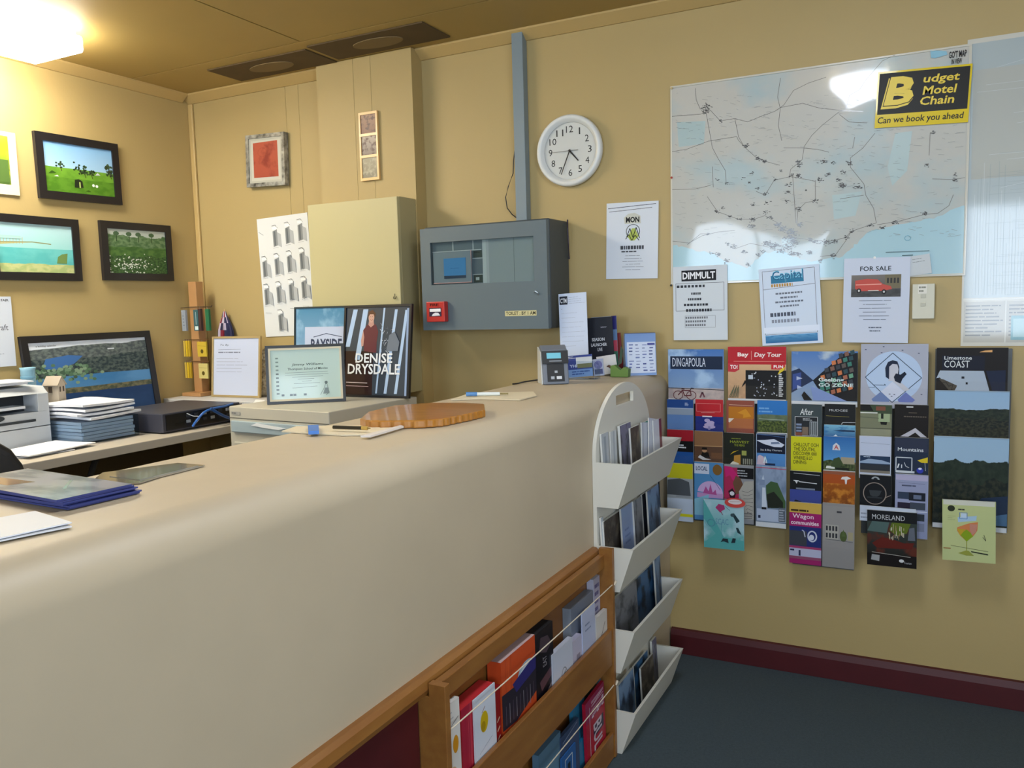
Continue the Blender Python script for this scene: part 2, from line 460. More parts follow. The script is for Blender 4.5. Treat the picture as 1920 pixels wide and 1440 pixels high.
rb('shelf', RX0+.006, RX1-.012, RY0+.018, RY1-.018, .30, .31, M_wooddk, 0)
rb('shelf', RX0+.006, RX1-.012, RY0+.018, RY1-.018, .003, .013, M_wooddk, 0)
rb('front_board', RX1-.012, RX1, RY0+.018, RY1-.018, .30, .412, M_wood)
rb('front_board', RX1-.012, RX1, RY0+.018, RY1-.018, .003, .085, M_wood)
for z in (.55, .235):
    b = MB(); n = 14
    b.tube([(RX1+.002+ox, RY0+.016+oy+(RY1-RY0-.03)*i/n, z-.004*math.sin(PI*i/n)) for i in range(n+1)], .0016, mat('#d8cdb8', .6))
    b.tube([(RX1+.004+ox, RY1-.004+oy, z-.004), (RX1+.008+ox, RY1+.0+oy, z+.008)], .004, mat('#d8cdb8', .6))
    b.obj('elastic_cord', t)

# ------------------------------------------------------------------ white curved-top magazine rack on the counter end
WY0, WY1 = 2.325, 2.865
t = thing('white_magazine_rack', 'white magazine rack with an arched back and four slanted pockets on the counter front', 'magazine rack', (XC1, (WY0+WY1)/2, 0))
wx, wy = -XC1, -(WY0+WY1)/2
WB = XC1+.001   # back face
hw = (WY1-WY0)/2
pts = [(-hw, .01), (hw, .01), (hw, .93)]
for i in range(1, 24): 
    a = PI*i/24; pts.append((hw*math.cos(a), .93+.205*math.sin(a)))
pts.append((-hw, .93))
# hand hole near the top of the arch: built as a bridge of pieces around it
bk = MB(); x0, x1 = WB+wx, WB+wx+.012
hz0, hz1, hy = 1.065, 1.10, .085
low = [(-hw, .01), (hw, .01), (hw, .93)] + [(hw*math.cos(PI*i/24), .93+.205*math.sin(PI*i/24)) for i in range(1, 24) if .93+.205*math.sin(PI*i/24) <= hz0] 
def arcy(z): return hw*math.cos(math.asin(min(1, max(0, (z-.93)/.205))))
def side(sgn):
    return [(sgn*arcy(hz0+(hz1-hz0)*i/6), hz0+(hz1-hz0)*i/6) for i in range(7)]
L_ = []
zz = [.93+(hz0-.93)*i/12 for i in range(13)]
L_ = [(-hw, .01), (hw, .01)] + [(arcy(z), z) for z in zz] + [(-arcy(z), z) for z in zz[::-1]]
bk.prism(L_, 'x', x0, x1, M_rackw)
S = side(1); bk.prism([(hy, hz0)]+S+[(hy, hz1)], 'x', x0, x1, M_rackw)
S = side(-1); bk.prism([(-hy, hz1)]+S[::-1]+[(-hy, hz0)], 'x', x0, x1, M_rackw)
zz = [hz1+(1.135-hz1)*(1-(1-i/8)**2) for i in range(9)]
bk.prism([(arcy(z), z) for z in zz]+[(-arcy(z), z) for z in zz[::-1]][1:], 'x', x0, x1, M_rackw)
bk.obj('back_board', t)
PT = [.915, .655, .398, .138]
XI = WB+.012
for zt in PT:
    zb = zt-.137; b = MB()
    ti, bo = XI+wx, 0
    fx0, fx1 = XC1+.082+wx, XC1+.128+wx  # outer x at bottom, top
    th = .009
    for s in (-1, 1):
        ya = hw*s; yb = (hw-th)*s
        b.prism([(ti, zb), (fx0, zb), (fx1, zt), (ti, zt)], 'y', min(ya, yb), max(ya, yb), M_rackw)
    # slanted front and base
    q = hw-th
    b.prism([(fx0-th, zb), (fx0, zb), (fx1, zt), (fx1-th, zt)], 'y', -q, q, M_rackw)
    b.prism([(ti, zb), (fx0-th, zb), (fx0-th, zb+th), (ti, zb+th)], 'y', -q, q, M_rackw)
    b.obj('pocket', t)

# ================================================================== THINGS ON THE BACK WALL
YW = YB-.003
def wallart(name, label, cat, corners, Y=None, t=.0012, base='#dfe3ea', fn=None, group=None, **kw):
    Y = YW-.0005-t if Y is None else Y
    bl, w, h, roll = rectY(corners, Y)
    a = Art(w, h, t, base, **kw)
    if fn: fn(a)
    return put(a, name, label, cat, bl, roll, group=group)

INK = '#1b1b1f'
# ---- road map
def road_map(a):
    def U(x, y):
        u = (x-50)/1565; top = 285-230*u; bot = 1335-48*u
        return (u, 1-(y-top)/(bot-top))
    land_ = pic('road_map', '#b9bcb8', '#c4c2ba', rough=.25, coat=.9, blot=('#aebfc2', 3.2), wav=.3)
    a.r(.006, .008, .994, .992, land_)
    sea = mat('#9fc4cf', .3, coat=.9)
    coast = [(50, 1120), (120, 1130), (200, 1150), (300, 1165), (380, 1205), (440, 1225), (500, 1240), (560, 1190), (600, 1160), (680, 1150), (740, 1170), (800, 1200), (880, 1205), (960, 1185), (1010, 1190), (1050, 1150), (1090, 1110), (1150, 1045), (1220, 1030), (1300, 1010), (1400, 990), (1480, 970), (1560, 925), (1600, 910)]
    rr = random.Random(3); pts = []
    for p, q in zip(coast, coast[1:]):
        for k in range(4):
            f = k/4; pts.append(U(p[0]+(q[0]-p[0])*f+rr.uniform(-5, 5), p[1]+(q[1]-p[1])*f+rr.uniform(-6, 6)))
    pts = [(max(.008, min(.992, u)), v) for u, v in pts]
    a.p([(.008, pts[0][1])]+pts+[(.992, pts[-1][1]), (.992, .01), (.008, .01)], sea)
    for c_ in ([(90, 470), (260, 460), (250, 580), (100, 600)], [(1270, 520), (1350, 510), (1330, 720), (1260, 800), (1235, 700)], [(960, 850), (1110, 830), (1080, 960), (970, 980)], [(690, 1085), (760, 1080), (750, 1120), (700, 1130)]):
        a.p([U(*q) for q in c_], mat('#aabfc0', .3, coat=.9))
    road = mat('#6a6660', .4, coat=.9)
    R = [[(60, 440), (230, 425), (290, 405), (345, 458), (430, 445), (500, 462), (580, 430), (650, 405), (680, 385), (800, 362), (880, 385), (1000, 400), (1110, 405)],
         [(260, 400), (300, 600), (335, 660), (375, 720), (380, 790)], [(60, 625), (150, 610), (280, 565), (440, 540), (450, 560), (490, 600), (550, 650), (600, 670), (680, 690)],
         [(680, 230), (665, 330), (680, 390), (670, 480), (690, 560)], [(660, 400), (700, 370), (750, 295), (830, 255), (920, 225)], [(1260, 110), (1200, 140), (1160, 190), (1120, 240), (1090, 290), (1040, 320), (1020, 400), (990, 405), (900, 480), (850, 530), (810, 590), (800, 660), (740, 710), (730, 760)],
         [(990, 420), (1040, 460), (1130, 465)], [(700, 598), (800, 598), (880, 605), (940, 620)], [(1170, 520), (1110, 600), (1050, 650), (1050, 700), (1120, 790), (1130, 850), (1170, 920), (1185, 1000), (1060, 1045), (1040, 1085), (980, 1175), (900, 1180)],
         [(300, 700), (305, 810)], [(870, 770), (872, 880), (820, 890), (780, 930), (775, 1010)], [(60, 825), (200, 820), (290, 800)], [(1435, 520), (1432, 640)], [(1450, 765), (1540, 770), (1600, 760)],
         [(1550, 850), (1530, 910), (1480, 950), (1420, 955), (1300, 990), (1190, 1010)], [(200, 290), (205, 350), (230, 400)], [(430, 450), (450, 540), (480, 590)], [(550, 830), (600, 850), (650, 770), (740, 750), (870, 775)], [(750, 740), (770, 1000)],
         [(60, 1100), (160, 1110), (240, 1070), (330, 1050), (430, 1040)], [(430, 1140), (520, 1110), (620, 1130), (700, 1120), (760, 1090)], [(760, 1080), (850, 1090), (940, 1100), (1030, 1080), (1060, 1045)], [(270, 860), (330, 940), (450, 980), (540, 980), (600, 960), (760, 1050)], [(1000, 870), (1060, 860), (1120, 850)], [(1060, 600), (1070, 540)], [(150, 1120), (230, 1060), (290, 1060)]]
    for q in R: a.ln([U(*z) for z in q], .0016, road); a.k -= .98
    a.k += 1
    T = [(260, 385, 9), (255, 410, 8), (345, 458, 2), (490, 590, 5), (555, 655, 5), (590, 670, 5), (380, 790, 2), (325, 770, 1), (470, 760, 1), (520, 730, 2), (510, 785, 2), (555, 815, 2), (600, 845, 3), (605, 890, 3), (530, 905, 2), (605, 940, 3), (400, 965, 2), (455, 980, 3), (530, 980, 5), (525, 1015, 5), (630, 970, 3), (320, 940, 3), (355, 920, 2), (270, 1060, 2), (685, 720, 2), (650, 765, 2), (780, 670, 5), (775, 695, 3), (780, 745, 6), (740, 745, 3), (725, 795, 3), (720, 835, 3), (718, 883, 3), (780, 925, 4), (870, 880, 3), (890, 765, 4), (935, 735, 4), (910, 668, 6), (960, 675, 3), (1040, 680, 4), (1008, 728, 3), (985, 770, 3), (1005, 800, 8), (1085, 805, 5), (820, 820, 1), (790, 1010, 4), (845, 1090, 3), (870, 1100, 3), (925, 1105, 8), (970, 1098, 5), (1030, 1080, 3), (1060, 1045, 3), (1150, 1015, 3), (1210, 1023, 3), (1270, 998, 4), (1415, 950, 4), (1550, 770, 4), (1555, 740, 2), (665, 1010, 6), (690, 1030, 8), (740, 1050, 12), (735, 1080, 14), (750, 1105, 12), (720, 1130, 9), (690, 1150, 6), (640, 1130, 6), (620, 1110, 6), (600, 1110, 5), (660, 1120, 6), (750, 1165, 7), (780, 1165, 5), (845, 1160, 5), (970, 1175, 4), (900, 1205, 3), (420, 1130, 4), (390, 1110, 3), (480, 1155, 4), (330, 1170, 5), (290, 1165, 2), (380, 1205, 5), (500, 1225, 3), (560, 1170, 3), (590, 1155, 3), (1445, 520, 2), (1420, 690, 2)]
    dk = mat('#3b3a3a', .4, coat=.9)
    for (x, y, n) in T:
        for _ in range(n*4):
            X = x+rr.gauss(0, 4+n*1.0); Y_ = y+rr.gauss(0, 3+n*.6); L = rr.uniform(3, 11)
            a.ln([U(X, Y_), U(X+L, Y_+rr.uniform(-2, 2))], .0021, dk); a.k -= .98
    a.k += 1
    fn_ = mat('#8e9292', .4, coat=.9)
    for _ in range(420):
        X = rr.uniform(70, 1570); Y_ = rr.uniform(320, 1080); L = rr.uniform(8, 40)
        a.ln([U(X, Y_), U(X+L, Y_+rr.uniform(-8, 8))], .0009, fn_); a.k -= .98
    a.k += 1
    a.p([U(1425, 88), (U(1500, 95)), U(1505, 112), U(1450, 130), U(1430, 128)], '#8fc0d4')
    q = (U(1512, 92)[0], .948); a.tx("GO'T MAP", q[0], q[1], .985, q[1]+.030, INK, bold=.02)
    a.tx("IN VIEW", q[0]+.008, q[1]-.026, .972, q[1]-.004, INK, bold=.02)
    a.ln([U(1235, 1160), U(1445, 1152)], .002, '#50656c')
    a.ln([U(1315, 1178), U(1368, 1175)], .003, '#50656c')
    a.ring(*U(1340, 1083), .009, .011, .0012, '#4f9bb8')
    a.frame(.006, .008, .994, .992, .0018, '#d8d5c6')
MAPC = [(1257, 163), (1828, 80), (1805, 517), (1258, 533)]
o = wallart('road_map_poster', 'large laminated road map of a coast pinned to the wall', 'map', MAPC, Y=YW-.004, base=mat('#cfccc0', .2, bump=.12, bs=3, coat=1), fn=road_map)
MAPY = YW-.006
# real waviness of the laminate
wm = mat('#cfccc0', .2, coat=1)

# ---- street map at the right edge
def street_map(a):
    W = a.w; g1 = mat('#aab6b8', .3, coat=.8)
    a.r(.008, .16, 1, .985, g1)
    a.r(.03, .55, .5, .9, '#b3b6b0')
    rr = random.Random(5); ln = mat('#93a1a4', .4, coat=.5); l2 = mat('#c4cccd', .4, coat=.5)
    for i in range(70):
        u = .05+i*.0135; a.ln([(u, .17), (u, rr.uniform(.3, .62))], .001, ln if i % 3 else l2); a.k -= .98
    for i in range(90):
        v = .17+i*.0052; u = rr.uniform(.1, .6); a.ln([(u, v), (min(1, u+rr.uniform(.1, .6)), v)], .0007, ln); a.k -= .98
    for i in range(26):
        v = rr.uniform(.5, .97); u = rr.uniform(.02, .6); a.ln([(u, v), (u+rr.uniform(.05, .3), v+rr.uniform(-.01, .02))], .001, l2); a.k -= .98
    a.k += 1
    a.r(.012, .012, 1, .148, '#b9b7ae')
    for c_ in range(5):
        u = .02+c_*.2; a.words(u, .03, u+.175, .14, 9, '#77797a', fill=.35, seed=c_, long=.5)
    a.r(.23, .02, .40, .10, '#7fb0bb'); a.r(.24, .03, .32, .09, '#a9ccd2')
    a.ln([(.008, .155), (1, .155)], .004, '#dcdcd4'); a.ln([(.205, .012), (.205, .15)], .003, '#dcdcd4')
pTL = onY(1830, 72, YW-.003); pBL = onY(1801, 649, YW-.003)
w_ = .62; h_ = pTL.z-pBL.z
a = Art(w_, h_, .0008, '#cfcdc2', rough=.3, coat=.8); street_map(a)
put(a, 'street_map_poster', 'pale grid-like street map at the right edge of the picture', 'map', Vector((pBL.x, YW+.0010, pBL.z)), 0)

# ---- yellow and black motel sign on the map
def motel(a):
    Yl = mat('#e3c514', .35); K = mat('#15130c', .4, spec=.25)
    a.r(.02, .235, .98, .965, K)
    a.tx('B', .055, .33, .40, .87, Yl, bold=.025, shear=.15)
    a.tx('B', .075, .375, .415, .905, K, bold=.025, shear=.15); a.tx('B', .085, .39, .405, .89, Yl, bold=.025, shear=.15)
    a.tx('udget', .50, .70, .88, .88, Yl, bold=.02, shear=.12)
    a.tx('Motel', .50, .53, .86, .68, Yl, bold=.02, shear=.12)
    a.tx('Chain', .48, .35, .84, .50, Yl, bold=.02, shear=.12)
    a.tx('Can we book you ahead', .03, .04, .95, .19, K, bold=.012, shear=.1)
wallart('motel_chain_sign', 'yellow and black lettered sign stuck over the top of the road map', 'sign', [(1643, 136), (1822, 119), (1817, 229), (1643, 240)], Y=MAPY-.0045, t=.0015, base='#dcc21a', fn=motel, rough=.3, coat=.5)

# ---- notices
P_ = '#d3dae4'
def n_lamb(a):
    a.ln([(.03, .93), (.95, .965)], .0022, '#3a3d44'); a.ln([(.05, .885), (.88, .92)], .0018, '#3a3d44')
    a.p([(.36, .72), (.34, .80), (.42, .85), (.55, .86), (.66, .82), (.67, .72)], '#c6c8be')
    a.tx('MON', .38, .735, .64, .81, INK, bold=.04)
    a.ring(.52, .62, .13, .09, .0025, '#3b3f30'); a.p([(.42, .55), (.50, .66), (.56, .66), (.63, .55), (.55, .50), (.47, .50)], '#a9b75a')
    a.ln([(.40, .55), (.46, .66), (.52, .54), (.58, .67), (.65, .53)], .003, '#22261c')
    a.ln([(.38, .52), (.44, .58), (.50, .5), (.56, .57), (.64, .5)], .003, '#32381c')
    a.words(.28, .38, .74, .44, 1, '#42454c', fill=.8, seed=2, long=.12); a.words(.3, .34, .74, .375, 1, '#42454c', fill=.5, seed=3)
    a.words(.3, .10, .75, .32, 6, '#7d838e', fill=.14, center=True, seed=4, long=.7)
wallart('printed_notice', 'white notice with a small green and black drawing, between clock and brochure displays', 'notice', [(1136, 382), (1235, 376), (1233, 522), (1138, 523)], base=P_, fn=n_lamb)
def n_dinner(a):
    a.r(.16, .80, .80, .945, '#16181f'); a.tx('DIMMULT', .18, .825, .78, .92, '#e8eaf0', bold=.03)
    a.frame(.05, .40, .94, .77, .0014, '#4b4e55'); a.words(.07, .70, .92, .76, 1, '#30343c', fill=.55, seed=1, long=.06)
    for i, (x0, x1) in enumerate(((.34, .62), (.28, .68), (.2, .76), (.24, .76))):
        a.words(x0, .60-.075*i, x1, .66-.075*i, 1, '#2b2e36', fill=.5+.12*(i == 3), seed=i+3, long=.09)
    a.frame(.22, .17, .78, .33, .001, '#80838a'); a.words(.23, .18, .77, .33, 3, '#70737a', fill=.55, seed=9, long=.06)
wallart('dinner_notice', 'white notice with a black heading bar, lower left corner of the road map', 'notice', [(1259, 500), (1362, 497), (1366, 636), (1266, 639)], Y=MAPY-.003, base='#ccd4dc', fn=n_dinner)
def n_capital(a):
    a.frame(.06, .14, .92, .965, .0015, '#5b6270'); a.ln([(.06, .73), (.92, .76)], .0015, '#5b6270')
    a.r(.2, .80, .74, .90, '#2e7aa0'); a.tx('Capital', .22, .81, .74, .965, '#7cc3e0', bold=.03)
    a.tx('Capital', .225, .805, .74, .955, '#225f88', bold=.0)
    a.words(.2, .745, .74, .80, 1, '#b98c3f', fill=.7, seed=3, long=.06)
    for i in range(4): a.words(.25, .64-.055*i, .72, .69-.055*i, 1, '#6b7382', fill=.45, center=True, seed=i, long=.12)
    a.words(.16, .36, .80, .43, 1, '#4b5262', fill=.7, seed=8, long=.08); a.words(.18, .28, .80, .34, 1, '#8a90a0', fill=.7, seed=9, long=.07)
    a.r(.04, .235, .96, .16, '#dfe8f8'); a.r(.06, .03, .92, .13, pic('water_strip', '#1f5f96', '#5f9fcb', seed=2, blot=('#3377aa', 6)))
wallart('blue_headed_poster', 'white poster with a blue heading and blue foot strip, below the road map', 'poster', [(1423, 508), (1535, 492), (1544, 645), (1429, 646)], Y=MAPY-.004, base='#cfdcee', fn=n_capital)
def n_sale(a):
    a.tx('FOR SALE', .25, .845, .72, .90, '#202634', bold=.015)
    a.r(.12, .54, .87, .80, pic('car_photo', '#4b4a48', '#77706a', [(.35, .03, 3, '#4a4a4a', '#3d3d3d', 6)], seed=4))
    a.r(.63, .64, .87, .80, '#746c55'); [a.r(.66+.05*i, .70, .69+.05*i, .76, '#3b3a38') for i in range(4)]
    a.p([(.18, .64), (.18, .735), (.36, .755), (.52, .745), (.60, .69), (.72, .665), (.74, .63), (.60, .61), (.25, .61)], '#c25248')
    a.p([(.19, .69), (.58, .695), (.58, .685), (.19, .68)], '#e8a79a'); a.c(.24, .615, .035, .028, '#1c1c1e'); a.c(.24, .615, .015, .013, '#c9c9c9')
    a.c(.62, .60, .035, .028, '#1c1c1e'); a.c(.62, .60, .015, .013, '#c9c9c9'); a.r(.38, .61, .54, .62, '#d0ccc6')
    a.words(.22, .25, .76, .52, 6, '#5d6678', fill=.12, center=True, seed=6, long=.8); a.words(.36, .12, .64, .2, 2, '#5d6678', fill=.3, center=True, seed=7)
wallart('for_sale_notice', 'white sale notice with a photo of a red car', 'notice', [(1583, 484), (1707, 482), (1703, 642), (1579, 643)], Y=MAPY-.006, base='#c9d1e2', fn=n_sale)
wallart('blank_card', 'small pale card overlapping the bottom edge of the road map, right of the car notice', 'card', [(1690, 482), (1747, 477), (1743, 510), (1690, 522)], Y=MAPY-.0035, base='#c6ccd0', fn=lambda a: a.words(.4, .6, .95, .9, 2, '#8d9498', fill=.2, seed=1))
# pins
for (x, y, c_, lab) in ((1259, 165, '#c9b27a', 'brass drawing pin in the top left corner of the road map'), (1259, 333, '#9b2d24', 'red drawing pin on the left edge of the road map'), (1258, 535, '#2a2a26', 'dark drawing pin above the left edge of the black-headed notice'), (1640, 483, '#e6e6e2', 'white-topped pin holding the car notice')):
    p = onY(x, y, MAPY-.007); b = MB(); b.lathe([(.0005, 0), (.004, .0005), (.0045, .002), (.002, .004), (.0012, .0065)], mat(c_, .3), 12, 'y')
    tag(b.obj('drawing_pin', loc=p), lab, 'pin', 'drawing pins in the wall')

# ---- thermostat plate
bl, w, h, roll = rectY([(1710, 533), (1753, 531), (1751, 597), (1710, 598)], YW-.018)
t = thing('wall_control_plate', 'small cream control box on the wall right of the car notice', 'control box', bl)
b = MB(); b.box(0, w, 0, .0175, 0, h, mat('#cfcdbb', .45)); b.obj('housing', t, bevel=.002)
a = Art(w*.4, h*.26, .0006, '#e2e0d6'); a.words(.1, .1, .9, .9, 2, '#8c8c80', fill=.5, seed=2); put(a, 'paper_label', None, None, (w*.25, -.001, h*.72), parent=t)
for zz_ in (.6, .36):
    b = MB(); b.box(w*.38, w*.6, -.0025, 0, h*zz_, h*(zz_+.1), mat('#b9b7a6', .4)); b.obj('button', t, bevel=.0006)

# ---- wall clock
c0 = onY(1065, 281.5, YW-.03); R_ = .141
t = thing('wall_clock', 'round white plastic wall clock with black numerals', 'clock', (c0.x, YB-.001, c0.z))
b = MB(); b.lathe([(.1, 0), (R_*.97, -.002), (R_, -.014), (R_*.985, -.028), (R_*.93, -.036), (R_*.86, -.030), (R_*.80, -.018), (R_*.79, -.015)], mat('#dcdedb', .3), 56, 'y')
b.obj('rim', t, smooth=True)
b = MB(); b.prism([(R_*.8*math.cos(2*PI*i/48), R_*.8*math.sin(2*PI*i/48)) for i in range(48)], 'y', -.012, -.006, mat('#c9cbc7', .5)); fc = b.obj('dial', t)
for i in range(1, 13):
    a = Art(.2, .2, .0001, '#c9cbc7'); a.v = []; a.f = []; a.m = []; a.uv = []; a.k = 1
    th = PI/2-2*PI*i/12; u = .5+.425*math.cos(th); v = .5+.425*math.sin(th); s_ = str(i); wd = .036*len(s_)+.004 if i != 1 else .014
    a.tx(s_, u-wd, v-.065, u+wd, v+.065, '#2c2c2c')
    a.obj('numeral', t, loc=(-.1, -.0122, -.1))
def hand(name, ang, L, wd, y, c_, back=.0):
    b = MB(); th = math.radians(90-ang); d = (math.cos(th), math.sin(th)); n = (-d[1], d[0])
    P = [(-d[0]*back+n[0]*wd, -d[1]*back+n[1]*wd), (-d[0]*back-n[0]*wd, -d[1]*back-n[1]*wd), (d[0]*L-n[0]*wd*.6, d[1]*L-n[1]*wd*.6), (d[0]*L+n[0]*wd*.6, d[1]*L+n[1]*wd*.6)]
    b.prism(P, 'y', y-.0012, y, mat(c_, .4)); b.obj(name, t)
hand('hour_hand', 139, .055, .0035, -.0145, '#151515'); hand('minute_hand', 203, .098, .0022, -.0165, '#151515', .006); hand('second_hand', 270, .075, .0009, -.0185, '#6d6a64', .038)
b = MB(); b.lathe([(.0001, -.0205), (.004, -.0205), (.004, -.012)], mat('#151515', .4), 16, 'y'); b.obj('hub', t)

# ---- conduit, cable
x0 = onY(960, 200, YB-.04).x; x1 = onY(985, 200, YB-.04).x
t = thing('cable_conduit', 'square grey cable conduit running from the grey panel up to the ceiling', 'conduit', ((x0+x1)/2, YB, 1.74))
hw_ = .0245; b = MB(); b.box(-hw_, hw_, -.042, -.001, .0, ZC-1.74-.002, mat('#7c8b93', .45)); b.obj('duct', t, bevel=.002)
b = MB(); q = [onY(x, y, YB-.012) for x, y in ((966, 278), (963, 300), (962, 325), (953, 350), (948, 370), (951, 390), (960, 402), (973, 412))]
b.tube(q, .0022, mat('#23262a', .5)); tag(b.obj('thin_wire'), 'thin dark wire hanging on the wall left of the square conduit', 'wire')

# ---- grey fire indicator panel
YP = 2.925
a0 = onY(787, 430, YP); a1 = onY(1026, 414, YP); PX0, PX1 = a0.x, -1.338; PZ0 = 1.305; PZ1 = 1.722
t = thing('fire_indicator_panel', 'dark grey steel fire panel box with a glazed door on the wall', 'fire panel', ((PX0+PX1)/2, YB, PZ0))
X = lambda x: x-(PX0+PX1)/2
Yy = lambda y: y-YB
Zz = lambda z: z-PZ0
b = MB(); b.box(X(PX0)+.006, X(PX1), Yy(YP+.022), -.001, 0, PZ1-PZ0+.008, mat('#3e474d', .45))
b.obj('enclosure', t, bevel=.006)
gl0 = onY(806, 454, YP); gl1 = onY(1002, 528, YP); gx0, gx1, gz0, gz1 = gl0.x, gl1.x, 1.491, 1.664
b = MB(); G = M_grey; y0, y1 = Yy(YP), Yy(YP+.02); DX1 = onY(1024, 420, YP).x
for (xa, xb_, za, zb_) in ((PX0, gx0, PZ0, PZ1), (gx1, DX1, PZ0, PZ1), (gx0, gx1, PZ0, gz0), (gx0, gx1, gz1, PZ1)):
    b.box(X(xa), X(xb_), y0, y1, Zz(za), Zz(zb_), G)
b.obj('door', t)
b = MB(); b.box(X(gx0)-.003, X(gx1)+.003, y0+.004, y0+.006, Zz(gz0)-.003, Zz(gz1)+.003, clear('panel_glass', '#e8eef0')); b.obj('door_glass', t)
a = Art(gx1-gx0+.0, gz1-gz0+.0, .001, '#7f8b90', rough=.5)
a.r(0, .0, .5, 1, '#6f7c82'); a.r(.5, 0, 1, 1, '#a5abab'); a.ln([(.80, 0), (.80, 1)], .0015, '#5d6568'); a.r(.535, 0, .56, 1, '#b9bdbd')
a.r(.0, .77, .49, .79, '#c8ccca'); a.r(.205, .77, .215, 1, '#c8ccca'); a.r(.405, .77, .415, 1, '#c8ccca'); a.r(.50, 0, .535, 1, '#c9cdcc')
a.r(.41, .60, .495, .76, '#46504c'); a.words(.42, .7, .49, .76, 2, '#202624', fill=.5, seed=1); a.r(.41, .22, .495, .56, '#66727a'); a.r(.41, .02, .495, .2, '#3c4742'); a.words(.43, .06, .48, .16, 1, '#cfd8d4', fill=.7, seed=4, long=.2)
a.r(.40, .2, .5, .215, '#c8ccca'); a.r(.40, .575, .5, .59, '#c8ccca')
put(a, 'inner_panel', None, None, (X(gx0), y0+.018, Zz(gz0)), parent=t)
b = MB(); w_ = gx1-gx0; b.box(X(gx0)+.006, X(gx0)+w_*.40, y0+.008, y0+.0175, Zz(gz0)+.004, Zz(gz0)+.132, mat('#87929a', .35)); dm = b.obj('display_module', t, bevel=.003)
b = MB(); b.ln = None
a = Art(w_*.22, .082, .001, '#4f93c9', rough=.25); a.r(0, 0, 1, .14, '#3b4c60'); a.words(.3, .45, .7, .55, 1, '#3d7fb2', fill=.4, seed=2)
put(a, 'blue_screen', None, None, (X(gx0)+w_*.125, y0+.0065, Zz(gz0)+.024), parent=t)
b = MB(); zt_ = Zz(gz0)+.134; xa = X(gx0)+.008; xb_ = X(gx0)+w_*.4
b.tube([(xa, y0+.0065, Zz(gz0)+.006), (xb_, y0+.0065, Zz(gz0)+.006), (xb_, y0+.0065, zt_)], .0022, mat('#b98f8c', .4)); b.obj('pink_gasket', t)
for z in (1.60, 1.335):
    b = MB(); b.tube([(X(PX0)-.003, y1, Zz(z)), (X(PX0)-.003, y1, Zz(z+.055))], .004, mat('#c9ced0', .3)); b.obj('hinge', t)
b = MB(); p = onY(1006, 548, YP); b.tube([(X(p.x)-.008, y0-.006, Zz(p.z)), (X(p.x), y0-.012, Zz(p.z)+.004), (X(p.x)+.009, y0-.008, Zz(p.z)-.002), (X(p.x)+.009, y0-.001, Zz(p.z)-.01)], .0028, mat('#9aa4aa', .3, metal=.6)); b.obj('door_latch', t)
pa = rectY([(947, 583), (1006, 583), (1006, 593), (947, 593)], YP-.001)
a = Art(pa[1], pa[2], .0006, '#c9c294'); a.tx('TOILET : BY 1 AM', .03, .2, .97, .85, '#2c2a22', bold=.02); put(a, 'label_strip', None, None, (X(pa[0].x), y0-.0007, Zz(pa[0].z)), parent=t)
b = MB(); q = [onX(1069, 416, PX1+.004), ]
b.tube([(X(PX1)+.004, Yy(3.12), Zz(1.735)), (X(PX1)+.012, Yy(3.10), Zz(1.70)), (X(PX1)+.01, Yy(3.11), Zz(1.64)), (X(PX1)+.004, Yy(3.13), Zz(1.58))], .003, mat('#3a3344', .4)); b.obj('side_cable', t)
# red call point
bl, w, h, roll = rectY([(799, 566), (834, 566), (834, 604), (801, 604)], YP-.03)
t = thing('fire_call_point', 'small red fire alarm call point on the lower left of the grey panel', 'call point', (bl.x+w/2, YP-.001, bl.z))
b = MB(); b.box(-w/2, w/2, -.03, 0, 0, h, mat('#b22a26', .35)); b.obj('housing', t, bevel=.003)
a = Art(w*.66, h*.42, .0008, '#32283e'); a.r(.05, .55, .95, .9, '#e5e5ea'); a.p([(.2, .05), (.3, .3), (.5, .45), (.75, .42), (.9, .1)], '#d9dae2'); put(a, 'break_glass', None, None, (-w*.33, -.031, h*.27), parent=t)
a = Art(w*.5, h*.16, .0006, '#b22a26'); a.tx('FIRE', .05, .1, .95, .9, '#1c0a0a', bold=.03); put(a, 'lettering', None, None, (-w*.3, -.0308, h*.76), parent=t)

# ================================================================== WALL BROCHURE DISPLAYS (five clear racks)
def rowY(r): return 3.088-.016*r
RACKS = {
 1: (1253, 655, 1355, 972, 'leftmost clear plastic brochure rack on the back wall, beside the white arched rack'),
 2: (1366, 652, 1472, 982, 'clear brochure rack holding the red headed day tour magazine'),
 3: (1485, 660, 1605, 1058, 'clear brochure rack with the colourful glass facade magazine on top'),
 4: (1614, 660, 1742, 1000, 'clear brochure rack with the diamond portrait magazine on top'),
 5: (1747, 654, 1899, 988, 'rightmost wide clear rack holding three landscape magazines'),
}
M_rk = mat('#474c4e', .35, coat=.3)
RT = {}
for k, (xa, ya, xb_, yb_, lab) in RACKS.items():
    A = onY((xa), yb_, 3.12); A.x = max(A.x, XC1+.006); B = onY(xb_, ya, 3.12)
    t = thing('brochure_display', lab, 'brochure rack', ((A.x+B.x)/2, YB-.001, A.z), group='clear brochure racks on the wall')
    w = (B.x-A.x)/2; h = B.z-A.z
    b = MB(); b.box(-w, w, -.010, 0, 0, h, M_rk); b.obj('back_panel', t)
    RT[k] = (t, (A.x+B.x)/2, A.z)

